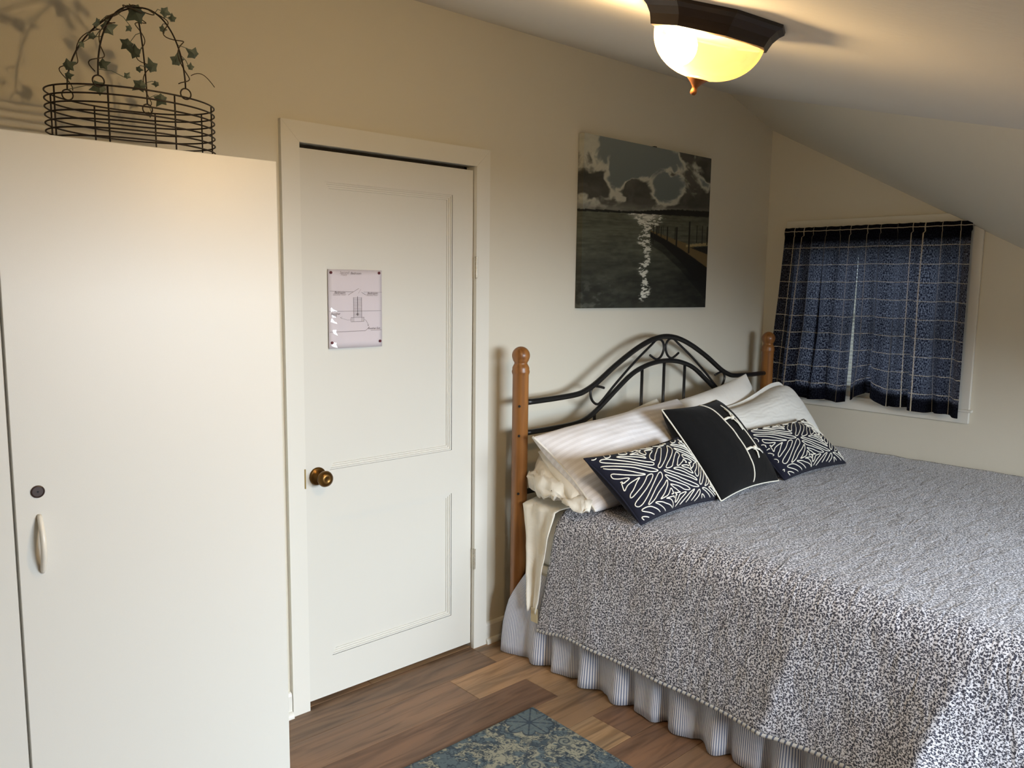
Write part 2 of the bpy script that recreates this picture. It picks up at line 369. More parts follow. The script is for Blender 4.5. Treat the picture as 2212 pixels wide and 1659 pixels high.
def blind_mat():
    m, nt, p, out = newmat('white_blind_slat')
    d = N(nt, 'ShaderNodeBsdfDiffuse'); d.inputs['Color'].default_value = L(232, 232, 230); t = N(nt, 'ShaderNodeBsdfTranslucent'); t.inputs['Color'].default_value = (0.35, 0.35, 0.34, 1)
    nz = N(nt, 'ShaderNodeTexNoise'); nz.inputs['Scale'].default_value = 20
    a = N(nt, 'ShaderNodeAddShader'); nt.links.new(d.outputs[0], a.inputs[0]); nt.links.new(t.outputs[0], a.inputs[1]); nt.links.new(a.outputs[0], out.inputs['Surface']); nt.nodes.remove(p)
    return m
M_blind = blind_mat()
def glass_mat(name, tint, gloss=0.08, rough=0.02):
    m, nt, p, out = newmat(name)
    t = N(nt, 'ShaderNodeBsdfTransparent'); t.inputs['Color'].default_value = tint
    g = N(nt, 'ShaderNodeBsdfGlossy'); g.inputs['Roughness'].default_value = rough
    fr = N(nt, 'ShaderNodeFresnel'); fr.inputs['IOR'].default_value = 1.45
    ad = N(nt, 'ShaderNodeMath', operation='ADD'); ad.inputs[1].default_value = gloss; nt.links.new(fr.outputs[0], ad.inputs[0])
    mx = N(nt, 'ShaderNodeMixShader'); nt.links.new(ad.outputs[0], mx.inputs[0]); nt.links.new(t.outputs[0], mx.inputs[1]); nt.links.new(g.outputs[0], mx.inputs[2])
    nt.links.new(mx.outputs[0], out.inputs['Surface']); nt.nodes.remove(p); return m
M_glass = glass_mat('window_glass', (0.95, 0.97, 0.97, 1), 0.02)
M_sleeve = glass_mat('plastic_sleeve', (0.97, 0.96, 0.97, 1), 0.0, 0.05)
def bowl_mat():
    m, nt, p, out = newmat('amber_ribbed_glass')
    t = N(nt, 'ShaderNodeBsdfTranslucent'); t.inputs['Color'].default_value = (0.10, 0.066, 0.027, 1)
    x = N(nt, 'ShaderNodeBsdfTransparent'); x.inputs['Color'].default_value = (1.0, 0.90, 0.72, 1)
    g = N(nt, 'ShaderNodeBsdfGlossy'); g.inputs['Roughness'].default_value = 0.15
    m1 = N(nt, 'ShaderNodeMixShader'); m1.inputs[0].default_value = 0.65; nt.links.new(t.outputs[0], m1.inputs[1]); nt.links.new(x.outputs[0], m1.inputs[2])
    m2 = N(nt, 'ShaderNodeMixShader'); m2.inputs[0].default_value = 0.05; nt.links.new(m1.outputs[0], m2.inputs[1]); nt.links.new(g.outputs[0], m2.inputs[2])
    nt.links.new(m2.outputs[0], out.inputs['Surface']); nt.nodes.remove(p); return m
M_bowl = bowl_mat()
def bulb_mat():
    m, nt, p, out = newmat('lit_bulb')
    e = N(nt, 'ShaderNodeEmission'); e.inputs['Color'].default_value = (1.0, 0.74, 0.43, 1); e.inputs['Strength'].default_value = LAMP
    nt.links.new(e.outputs[0], out.inputs['Surface']); nt.nodes.remove(p); return m
M_bulb = bulb_mat()

# ------------------------------------------------------------------ room shell
BY, RX = 2.5374, 4.304           # back wall plane, right wall plane
LX, FY = -1.3, -1.5              # left wall, front wall
DX0, DX1, DZ = 1.316, 2.098, 2.010   # door opening
b = B(); T = 0.12
b.box(LX - T, DX0, BY, BY + T, 0, 2.8).box(DX1, RX + T, BY, BY + T, 0, 2.8).box(DX0, DX1, BY, BY + T, DZ, 2.8)
struct(b.build('wall_back', M_wall))
WY0, WY1, WZ0, WZ1 = 1.455, 2.30, 0.985, 1.80     # window opening in right wall
b = B(); b.box(RX, RX + T, FY - T, WY0, 0, 2.8).box(RX, RX + T, WY1, BY + T, 0, 2.8).box(RX, RX + T, WY0, WY1, 0, WZ0).box(RX, RX + T, WY0, WY1, WZ1, 2.8)
struct(b.build('wall_right', M_wall))
struct(B().box(LX - T, LX, FY - T, BY + T, 0, 2.8).build('wall_left', M_wall))
FX0, FX1, FZ0, FZ1 = 1.10, 2.90, 0.75, 1.85
b = B(); b.box(LX - T, FX0, FY - T, FY, 0, 2.6).box(FX1, RX + T, FY - T, FY, 0, 2.6).box(FX0, FX1, FY - T, FY, 0, FZ0).box(FX0, FX1, FY - T, FY, FZ1, 2.6)
struct(b.build('wall_front', M_wall))
# sloping ceilings: a shallow slope over the whole room, a steeper one cutting the right corner; both end at a dormer behind the camera
AS, BXS, BYS, X0, Z0 = 0.325, -0.29, 0.530, 3.85, 2.565
zA = lambda x, y: Z0 + AS * (y - BY)
zB = lambda x, y: Z0 + BXS * (x - X0) + BYS * (y - BY)
def slab(name, zf, x0, x1, y0, y1, mat, th=0.05):
    bb = B(); lo_ = [(x0, y0), (x1, y0), (x1, y1), (x0, y1)]
    A = [bb.bm.verts.new((x, y, zf(x, y))) for x, y in lo_]; C = [bb.bm.verts.new((x, y, zf(x, y) + th)) for x, y in lo_]
    bb.bm.faces.new(A); bb.bm.faces.new(C)
    for i in range(4): bb.bm.faces.new([A[i], A[(i + 1) % 4], C[(i + 1) % 4], C[i]])
    return struct(bb.build(name, mat))
slab('ceiling', zA, LX - 0.05, RX + 0.05, -0.1, BY + 0.05, M_ceil)
slab('ceiling', zB, 1.0, RX + 0.05, -0.1, BY + 0.05, M_wall)
slab('ceiling', lambda x, y: 2.3, LX - 0.05, RX + 0.05, FY - 0.05, -0.1, M_ceil)
def header():
    bb = B(); xi = X0 - (BYS - AS) / (-BXS) * (BY + 0.1)
    pts = [(LX, zA(LX, -0.1)), (xi, zA(xi, -0.1)), (RX, zB(RX, -0.1)), (RX, 2.35), (LX, 2.35)]
    bb.prism(pts, 1, -0.14, -0.1); return struct(bb.build('wall_dormer', M_wall))
header()
# unseen box added behind the closed door, keeping sky light out of its gaps
b = B(); b.box(DX0 - 0.3, DX1 + 0.3, BY + 0.9, BY + 0.95, -0.02, 2.3).box(DX0 - 0.3, DX0 - 0.25, BY + T, BY + 0.9, -0.02, 2.3).box(DX1 + 0.25, DX1 + 0.3, BY + T, BY + 0.9, -0.02, 2.3).box(DX0 - 0.3, DX1 + 0.3, BY + T, BY + 0.95, 2.25, 2.3)
struct(b.build('wall_light_block', M_wall))

# floor of separate planks
floor = struct(B().box(LX - T, RX + T, FY - T, BY + 1.0, -0.05, -0.004).build('floor', M_dark))
PW, PL = 0.18, 1.22
pal = [(126, 100, 78), (138, 110, 86), (120, 92, 70), (152, 122, 94), (116, 90, 72), (134, 104, 80), (160, 130, 98), (124, 94, 74)]
joints = {0: 2.088, 1: 1.842, 2: 2.080, 3: 1.52, 4: 2.075, 5: 1.80, -1: 1.6}
fixed = {(0, 0): (128, 102, 80), (0, 1): (146, 118, 90), (1, 0): (136, 108, 86), (1, 1): (164, 132, 100), (2, 0): (128, 98, 76), (2, 1): (158, 128, 96), (3, 0): (134, 104, 82), (3, 1): (150, 120, 90), (4, 1): (124, 96, 76), (4, 0): (168, 138, 104), (5, 0): (120, 92, 72), (5, 1): (130, 100, 78)}
mesh_cache = {}
def plank(x0, x1, y0, y1, colr):
    x0, x1 = max(x0, LX), min(x1, RX)
    if x1 - x0 < 0.03: return
    g = 0.0007; key = (round(x1 - x0, 4), round(y1 - y0, 4))
    if key not in mesh_cache:
        bb = B().box(-(x1 - x0) / 2 + g, (x1 - x0) / 2 - g, -(y1 - y0) / 2 + g, (y1 - y0) / 2 - g, -0.004, 0.0, 0.0009)
        me = bpy.data.meshes.new('plank'); bb.bm.to_mesh(me); bb.bm.free(); me.materials.append(M_plank); mesh_cache[key] = me
    o = bpy.data.objects.new('plank', mesh_cache[key]); COL.objects.link(o); o.parent = floor
    o.location = ((x0 + x1) / 2, (y0 + y1) / 2, 0); o.color = L(*colr)
for k in range(-2, 23):
    y1 = 2.545 - PW * k; y0 = y1 - PW
    j = joints.get(k, 1.0 + ((k * 0.37) % 1.0) * PL)
    for n in range(-4, 4):
        plank(j + (n - 1) * PL, j + n * PL, max(y0, FY), y1, fixed.get((k, n), pal[(k * 5 + n * 3) % len(pal)]))

# baseboards
def baseboard(name, x0, x1, end_l=False):
    pr = [(BY, 0), (BY - 0.013, 0), (BY - 0.013, 0.078), (BY - 0.009, 0.088), (BY - 0.004, 0.092), (BY, 0.092)]
    o = struct(B().prism(pr, 0, x0, x1).build(name, M_trim))
    sh = [(BY - 0.013, 0)] + [(BY - 0.013 - 0.016 * math.cos(a), 0.022 * math.sin(a)) for a in np.linspace(0, math.pi / 2, 6)]
    B().prism(sh, 0, x0, x1).build('shoe_moulding', M_trim, o)
    return o
baseboard('baseboard_back', 2.1615, RX)
baseboard('baseboard_back', LX, 1.2575)
o = struct(B().prism([(RX, 0), (RX - 0.013, 0), (RX - 0.013, 0.085), (RX, 0.092)], 1, FY, BY - 0.03).build('baseboard_right', M_trim))

# ------------------------------------------------------------------ door with casing
trim = struct(empty('trim_1', (1.71, BY, 0)))
def casing_prof(c0, c1): return c0, c1
b = B(); b.prism([(1.259, 0), (1.325, 0), (1.325, 2.004), (1.259, 2.072)], 1, BY - 0.018, BY); o = b.build('casing_board', M_trim, trim)
b = B(); b.prism([(2.0915, 0), (2.160, 0), (2.160, 2.072), (2.0915, 2.004)], 1, BY - 0.018, BY); b.build('casing_board', M_trim, trim)
b = B(); b.prism([(1.259, 2.0725), (1.325, 2.0045), (2.0915, 2.0045), (2.160, 2.0725)], 1, BY - 0.018, BY); b.build('casing_board', M_trim, trim)
b = B(); b.box(DX0, DX0 + 0.0035, BY, BY + T, 0, DZ).box(DX1 - 0.0035, DX1, BY, BY + T, 0, DZ).box(DX0, DX1, BY, BY + T, DZ - 0.0035, DZ); b.build('jamb', M_trim, trim)
b = B(); b.box(DX0 + 0.0035, DX0 + 0.018, BY + 0.05, BY + 0.085, 0, DZ - 0.003).box(DX1 - 0.018, DX1 - 0.0035, BY + 0.05, BY + 0.085, 0, DZ - 0.003).box(DX0, DX1, BY + 0.05, BY + 0.085, DZ - 0.03, DZ - 0.0035); b.build('door_stop', M_dark, trim)  # stop covers the door gaps; its dark colour stands in for their shade
b = B(); b.box(1.3195, 1.3245, BY - 0.0205, BY + 0.004, 0.825, 0.895, 0.001); tag(b.build('strike_plate', M_brassp, trim), 'brass strike plate')

door = struct(empty('door_1', (1.71, BY + 0.02, 0)))
x0, x1, z0, z1 = 1.331, 2.0915, 0.020, 1.990; yf, yb = BY + 0.006, BY + 0.044
px0, px1 = 1.432, 1.988; up = (0.872, 1.886); lw = (0.170, 0.692)
B().box(x0, px0, yf, yb, z0, z1).build('stile', M_door, door)
B().box(px1, x1, yf, yb, z0, z1).build('stile', M_door, door)
for a, c in ((z0, lw[0]), (lw[1], up[0]), (up[1], z1)): B().box(px0, px1, yf, yb, a, c).build('rail', M_door, door)
for a, c in (lw, up):
    pn = B().box(px0, px1, yf + 0.014, yb - 0.012, a, c).build('panel', M_door, door)
    bb = B(); rings = []      # stepped moulding round the panel, mitred at the corners
    for ins, d in ((0.0, 0.0005), (0.0, 0.003), (0.0062, 0.003), (0.0068, 0.0068), (0.0128, 0.0068), (0.0134, 0.0104), (0.0192, 0.0104), (0.0198, 0.0142)):
        rings.append([bb.bm.verts.new(p) for p in ((px0 + ins, yf + d, a + ins), (px1 - ins, yf + d, a + ins), (px1 - ins, yf + d, c - ins), (px0 + ins, yf + d, c - ins))])
    for R0_, R1_ in zip(rings, rings[1:]):
        for k in range(4): bb.bm.faces.new([R0_[k], R0_[(k + 1) % 4], R1_[(k + 1) % 4], R1_[k]])
    bb.build('panel_moulding', M_door, pn)
# knob
KX, KZ = 1.383, 0.857
RY = Matrix.Translation((KX, yf, KZ)) @ Matrix.Rotation(math.radians(90), 4, 'X')      # local +z points into the room
kb = B().lathe([(0.0, 0.020), (0.010, 0.020), (0.0105, 0.034), (0.020, 0.040), (0.0275, 0.048), (0.029, 0.056), (0.0265, 0.064), (0.019, 0.070), (0.010, 0.0725), (0.0085, 0.0715), (0.0, 0.0725)], 32, RY).build('knob', M_brass, door, smooth=True)
tag(kb, 'aged brass round knob')
rs = B().lathe([(0.0, 0.0), (0.032, 0.0), (0.0325, 0.003), (0.028, 0.006), (0.017, 0.008), (0.014, 0.015), (0.0, 0.022)], 32, RY).build('rosette', M_brass, door, smooth=True)
def hinge(zlo, zhi):
    bb = B(); h = (zhi - zlo - 0.012) / 5; r = 0.0058; cx, cy = 2.0945, BY - 0.0135
    for i in range(5):
        bb.lathe([(0, zlo + 0.006 + i * h + 0.0006), (r, zlo + 0.006 + i * h + 0.0006), (r, zlo + 0.006 + (i + 1) * h - 0.0006), (0, zlo + 0.006 + (i + 1) * h - 0.0006)], 12, Matrix.Translation((cx, cy, 0)))
    bb.ball((cx, cy, zlo + 0.005), 0.0056, 10, 6); bb.lathe([(0, zhi - 0.006), (0.0066, zhi - 0.006), (0.0066, zhi - 0.001), (0, zhi)], 12, Matrix.Translation((cx, cy, 0)))
    bb.box(2.0917, 2.0935, BY - 0.012, BY + 0.03, zlo + 0.004, zhi - 0.004)
    return bb.build('hinge', M_nickel, door)
hinge(1.562, 1.652); hinge(0.348, 0.440)

# ------------------------------------------------------------------ window in right wall
win = struct(empty('window_1', (RX, 1.88, 1.4)))
cx = RX - 0.018
def wc(y0_, y1_, z0_, z1_): B().box(cx, RX, y0_, y1_, z0_, z1_, 0.002).build('casing_board', M_trim, win)
wc(1.3845, WY0 + 0.006, 0.958, 1.848); wc(WY1 - 0.006, 2.408, 0.958, 1.848); wc(1.3845, 2.408, 1.849, 1.914)
wc(1.3845, 2.408, 0.889, 0.9565)
B().box(RX - 0.024, RX + 0.1, 1.372, 2.42, 0.945, 0.958, 0.002).build('sill', M_trim, win)
for yy in ((WY0, WY0 + 0.035), (WY1 - 0.035, WY1)): B().box(RX + 0.07, RX + 0.11, yy[0], yy[1], WZ0, WZ1).build('sash_stile', M_trim, win)
for zz in ((WZ0, WZ0 + 0.04), (WZ1 - 0.035, WZ1), (1.375, 1.41)): B().box(RX + 0.072, RX + 0.108, WY0 + 0.035, WY1 - 0.035, zz[0], zz[1]).build('sash_rail', M_trim, win)
B().box(RX + 0.088, RX + 0.092, WY0 + 0.03, WY1 - 0.03, WZ0 + 0.03, 1.38).build('pane', M_glass, win)
B().box(RX + 0.088, RX + 0.092, WY0 + 0.03, WY1 - 0.03, 1.40, WZ1 - 0.03).build('pane', M_glass, win)
blind = tag(empty('mini_blind', (RX + 0.035, 1.88, WZ1 - 0.02)), 'white horizontal mini blind behind the navy plaid curtains', 'blind')
B().box(RX + 0.022, RX + 0.05, WY0 + 0.01, WY1 - 0.01, WZ1 - 0.03, WZ1 - 0.002).build('head_rail', M_trim, blind)
sl = []
for i in range(37):
    z = WZ1 - 0.045 - i * 0.0205
    P = np.zeros((4, 2, 3)); t = np.linspace(-0.0125, 0.0125, 4)
    for j in range(4):
        P[j, :, 0] = RX + 0.035 + t[j] * 0.80; P[j, :, 2] = z + t[j] * 0.60 + 0.0012 * (1 - (t[j] / 0.0125) ** 2); P[j, :, 1] = (WY0 + 0.012, WY1 - 0.012)
    if i == 0:
        sl0 = grid_obj('slat', P, M_blind, blind); zz0 = z
    else:
        o = sl0.copy(); COL.objects.link(o); o.location = (0, 0, z - zz0)
B().box(RX + 0.026, RX + 0.046, WY0 + 0.012, WY1 - 0.012, 1.0, 1.012).build('bottom_rail', M_trim, blind)
# front window behind the camera (out of view)
w2 = struct(empty('window_2', (2.35, FY, 1.1)))
for (a, c, d, e) in ((FX0 - .06, FX0, FZ0 - .06, FZ1 + .06), (FX1, FX1 + .06, FZ0 - .06, FZ1 + .06), (FX0, FX1, FZ1, FZ1 + .06), (FX0, FX1, FZ0 - .06, FZ0)):
    B().box(a, c, FY, FY + 0.018, d, e).build('casing_board', M_trim, w2)

# curtains
rod = tag(empty('curtain_rod', (RX - 0.055, 1.9, 1.862)), 'thin white rod threaded through the tops of the navy curtains', 'curtain rod')
B().tube([(RX - 0.052, 1.415, 1.858), (RX - 0.052, 2.385, 1.858)], 0.005, 8).build('pole', M_trim, rod)
for yy in (1.418, 2.382): B().tube([(RX - 0.018, yy, 1.858), (RX - 0.052, yy, 1.858)], 0.004, 8).build('bracket', M_trim, rod)
def curtain(name, ytop, ybot, gather, zb0, zb1, seed, label, scrunch=None):
    nu, nv = 150, 90; r_ = np.random.default_rng(seed)
    u = np.linspace(0, 1, nu)[:, None]; v = np.linspace(0, 1, nv)[None, :]           # u along y, v from top
    ph = r_.uniform(0, 6.28, 5)
    wob = 0.5 * np.sin(u * 2 * math.pi * 5.3 + ph[0]) + 0.35 * np.sin(u * 2 * math.pi * 8.1 + ph[1] + v * 1.2) + 0.25 * np.sin(u * 2 * math.pi * 3.1 + ph[2] - v)
    wob_s = 0.12 * np.sin(u * 2 * math.pi * 17 + ph[3]) * np.exp(-v * 6)
    amp = 0.017 + 0.022 * v
    y = (ytop[0] + (ytop[1] - ytop[0]) * u) * (1 - v) + (ybot[0] + (ybot[1] - ybot[0]) * u) * v
    fold = np.clip(fbm(u * 7 + seed * 3.1, v * 0.8 + 2.0, 2, seed) * 2.4 - 0.55, 0.15, 1.25)       # some pleats lap over themselves
    y = y + 0.034 * fold * np.sin(u * 2 * math.pi * 5.3 + ph[0] + 1.45) * (0.45 + 0.55 * v) * np.sin(np.clip(u, 0, 1) * math.pi) ** 0.6
    top = 1.872; zb = zb0 + (zb1 - zb0) * u + 0.006 * np.sin(u * 19 + ph[4])
    z = top + (zb - top) * v + 0.001 * np.sin(u * 60 + ph[3]) * np.exp(-v * 10)
    x = RX - 0.058 - amp * (wob + 0.55) - 0.004 * wob_s
    if scrunch is not None:      # one corner of the hem caught up on itself
        su, sv, k = scrunch
        g = np.exp(-((u - su) / 0.10) ** 2 - ((v - sv) / 0.16) ** 2)
        z = z + k * g * 0.045; x = x - 0.02 * g; y = y + 0.02 * g * np.sign(u - su + 1e-6) * -1
    x = np.where(v < 0.045, RX - 0.058 - 0.006 * np.sin(v / 0.045 * math.pi) + 0.004 * wob_s, x)
    x = np.minimum(x, RX - 0.03)
    P = np.stack([x + 0 * z, y + 0 * z, z + 0 * x], -1)
    W = abs(ytop[1] - ytop[0]) / gather
    uv = np.stack([u * W + 0 * v + r_.uniform(0, 0.05), v * 0.95 + 0.074 + 0 * u], -1)
    h = sst(0.085, 0.098, v) * (1 - sst(0.925, 0.935, v)) * 0.93 + 0.07 + 0 * u
    c_ = np.repeat(h[:, :, None], 3, 2)
    o = grid_obj(name, P, M_curtain, None, (RX - 0.058, (ytop[0] + ytop[1]) / 2, 1.87), uv, c_)
    tag(o, label, 'curtain', 'navy plaid curtain panels'); return o
curtain('curtain', (2.392, 1.957), (2.452, 1.966), 0.70, 0.925, 0.935, 5, 'left navy plaid curtain panel beside the corner bedpost')
curtain('curtain', (1.962, 1.420), (1.953, 1.410), 0.80, 0.948, 0.925, 9, 'right navy plaid curtain panel with a bunched-up hem', scrunch=(0.16, 0.97, 1.0))

# ------------------------------------------------------------------ wardrobe
WF, WT, WR = 2.05, 1.862, 1.010
wd = tag(empty('wardrobe', (0.36, 2.29, 0)), 'tall white laminate wardrobe with plain flat doors left of the panelled door', 'wardrobe')
B().box(-0.30, WR - 0.0005, WF + 0.0195, 2.53, 0.0, WT, 0.001).build('carcass', M_ward, wd)
d1 = B().box(0.363, WR, WF, WF + 0.018, 0.012, WT - 0.001, 0.0012).build('door', M_ward, wd)
d2 = B().box(-0.30, 0.3575, WF, WF + 0.018, 0.012, WT - 0.001, 0.0012).build('door', M_ward, wd)
pts = []; rad = []
for t in np.linspace(0, 1, 25):
    a = math.sin(t * math.pi); pts.append((0.409, WF - 0.001 - 0.026 * a ** 0.8, 0.876 + 0.132 * t)); rad.append(0.0075 + 0.0015 * a if 0.04 < t < 0.96 else 0.0062)
tag(B().tube(pts, rad, 12, flat=0.75, up=(1, 0, 0)).build('handle', M_handle, d1, smooth=True), 'white arched pull handle')
lk = B(); RL = Matrix.Translation((0.409, WF, 1.064)) @ Matrix.Rotation(math.radians(90), 4, 'X')
lk.lathe([(0, -0.002), (0.0145, -0.002), (0.0145, 0.002), (0.0118, 0.0035), (0.0112, 0.002), (0.0, 0.002)], 28, RL); lk.mi = 1
lk.box(0.4065, 0.4115, WF - 0.0026, WF - 0.0018, 1.0630, 1.0650).box(0.4080, 0.4100, WF - 0.0026, WF - 0.0018, 1.0610, 1.0655)
tag(lk.build('lock', [M_blackplastic, M_bolt], d1, smooth=False), 'round dark lock with keyhole')

# ------------------------------------------------------------------ wire basket with ivy
BC = Vector((0.722, 2.262, WT)); brx, bry, bh = 0.203, 0.150, 0.142
bk = tag(empty('wire_basket', BC), 'oval dark wire basket with ivy-twined domed handle on top of wardrobe', 'basket')
for i in range(8):
    z = BC.z + 0.004 + i * (bh - 0.004) / 7
    e_ = 1.0
    B().tube([(BC.x + brx * math.cos(a), BC.y + bry * math.sin(a), z) for a in np.linspace(0, 2 * math.pi, 72, endpoint=False)], 0.0021, 6, closed=True).build('hoop', M_wire, bk, smooth=True)
for k in range(8):
    a = 2 * math.pi * (k + 0.35) / 8
    B().tube([(BC.x + (brx - 0.003) * math.cos(a), BC.y + (bry - 0.003) * math.sin(a), z) for z in (BC.z + 0.002, BC.z + bh)], 0.0021, 6).build('upright', M_wire, bk, smooth=True)
for k in range(5):
    yy = BC.y - 0.1 + 0.05 * k; xx = brx * math.sqrt(max(0, 1 - ((yy - BC.y) / bry) ** 2))
    B().tube([(BC.x - xx, yy, BC.z + 0.003), (BC.x + xx, yy, BC.z + 0.003)], 0.002, 6).build('base_wire', M_wire, bk, smooth=True)
apex = Vector((0.733, 2.25, 2.232))
feet = [(2.35, 0.905, 1.35), (4.10, 0.99, 1.25), (5.15, 0.99, 0.95), (1.15, 0.95, 1.15)]
legs = []
for ang, kk, ex_ in feet:
    f_ = Vector((BC.x + brx * kk * math.cos(ang), BC.y + bry * kk * math.sin(ang), BC.z + bh + 0.022))
    pts = []
    for t in np.linspace(0, 1, 24):
        h = math.sin(t * math.pi / 2); rr = math.cos(t * math.pi / 2)
        pts.append(Vector((apex.x + (f_.x - apex.x) * rr ** ex_, apex.y + (f_.y - apex.y) * rr ** ex_, f_.z + (apex.z - f_.z) * h)))
    legs.append(pts)
    B().tube(pts, 0.0021, 6).build('handle_wire', M_wire, bk, smooth=True)
    B().tube([(f_.x + 0.013 * math.cos(a), f_.y, f_.z - 0.013 + 0.013 * math.sin(a)) for a in np.linspace(0, 2 * math.pi, 20, endpoint=False)], 0.0018, 6, closed=True).build('loop', M_wire, bk, smooth=True)
vines = []
for n, pts in enumerate(legs):
    vp = []
    for i in range(60):
        t = i / 59 * (len(pts) - 1); i0 = min(int(t), len(pts) - 2); p = pts[i0].lerp(pts[i0 + 1], t - i0)
        a = i * 0.42 + n * 1.7; r_ = 0.013 + 0.007 * math.sin(i * 0.23 + n)
        vp.append(p + Vector((math.cos(a) * r_, math.sin(a) * r_ * 0.7, math.sin(a * 0.7) * r_ * 0.6)))
    vines.append(B().tube(vp, 0.0013, 5).build('vine', M_vine, bk, smooth=True))
B().tube([Vector((0.846, 2.19, 2.075)) + Vector((0.062 * t, 0.0, 0.012 * math.sin(t * 3.4) - 0.016 * t * t)) for t in np.linspace(0, 1, 12)], 0.0011, 5).build('tendril', M_vine, vines[2])
leaves = [(0.735, 2.25, 2.22, 0.0401), (0.658, 2.23, 2.163, 0.0294), (0.638, 2.23, 2.17, 0.0214), (0.62, 2.22, 2.133, 0.0161), (0.596, 2.22, 2.111, 0.0134), (0.788, 2.2, 2.223, 0.0214), (0.807, 2.2, 2.21, 0.0161), (0.778, 2.19, 2.177, 0.0161), (0.729, 2.31, 2.154, 0.0294), (0.751, 2.32, 2.141, 0.0294), (0.575, 2.27, 2.066, 0.0241), (0.574, 2.27, 2.042, 0.0161), (0.62, 2.15, 2.055, 0.0214), (0.648, 2.28, 2.028, 0.0294), (0.668, 2.13, 2.033, 0.0134), (0.767, 2.35, 2.105, 0.0147), (0.807, 2.36, 2.12, 0.0294), (0.78, 2.38, 2.071, 0.0294), (0.823, 2.38, 2.081, 0.0147), (0.842, 2.4, 2.047, 0.0294), (0.812, 2.19, 2.105, 0.0294), (0.855, 2.19, 2.13, 0.0268), (0.846, 2.19, 2.096, 0.0147), (0.809, 2.40, 2.001, 0.0134), (0.701, 2.2, 2.165, 0.0134)]
for i, (lx, ly, lz, s_) in enumerate(leaves):
    c0 = Vector((lx, ly, lz)); best = min(((n, j) for n in range(4) for j in range(24)), key=lambda q: (legs[q[0]][q[1]] - c0).length)
    st = legs[best[0]][best[1]]
    rl = random.Random(i * 7 + 3)
    yaw = rl.uniform(-0.5, 0.5) + (1.1 if i in (2, 4) else 0); pit = rl.uniform(-0.4, 0.5); rol = rl.choice([0.2, 1.2, 2.0, 2.6, -0.9, -1.6]) + rl.uniform(-0.3, 0.3)
    fr = Vector((-0.3, -0.9, -0.3)).normalized()
    R_ = fr.to_track_quat('Z', 'Y').to_matrix().to_4x4() @ Matrix.Rotation(yaw, 4, 'Y') @ Matrix.Rotation(pit, 4, 'X') @ Matrix.Rotation(rol, 4, 'Z')
    S_ = s_ * 0.74
    rim = []
    for k in range(10):
        a = math.pi / 2 + k * math.pi / 5; r_ = ((1.0, 0.62, 0.95, 0.56, 0.72, 0.50, 0.72, 0.56, 0.95, 0.62)[k]) * (1.25 if k == 0 else 1.0)
        rim.append(Vector((math.cos(a) * r_, math.sin(a) * r_, -0.16 * r_)))
    bb = B(); lay = []
    for dz in (0.0, -0.0008 / S_):
        lay.append(([bb.bm.verts.new(c0 + R_ @ ((q + Vector((0, 0, dz))) * S_)) for q in rim], bb.bm.verts.new(c0 + R_ @ (Vector((0, 0, 0.12 + dz)) * S_))))
    for (rv, cv) in lay:
        for k in range(10): bb.bm.faces.new([rv[k], rv[(k + 1) % 10], cv])
    for k in range(10): bb.bm.faces.new([lay[0][0][k], lay[0][0][(k + 1) % 10], lay[1][0][(k + 1) % 10], lay[1][0][k]])
    base = c0 + R_ @ (Vector((0, -0.55, -0.1)) * S_)
    mid = base.lerp(st, 0.5) + Vector((0, 0, 0.006))
    bb.tube([base, mid, st], 0.0009, 5)
    bb.build('leaf', M_leaf, vines[best[0]])

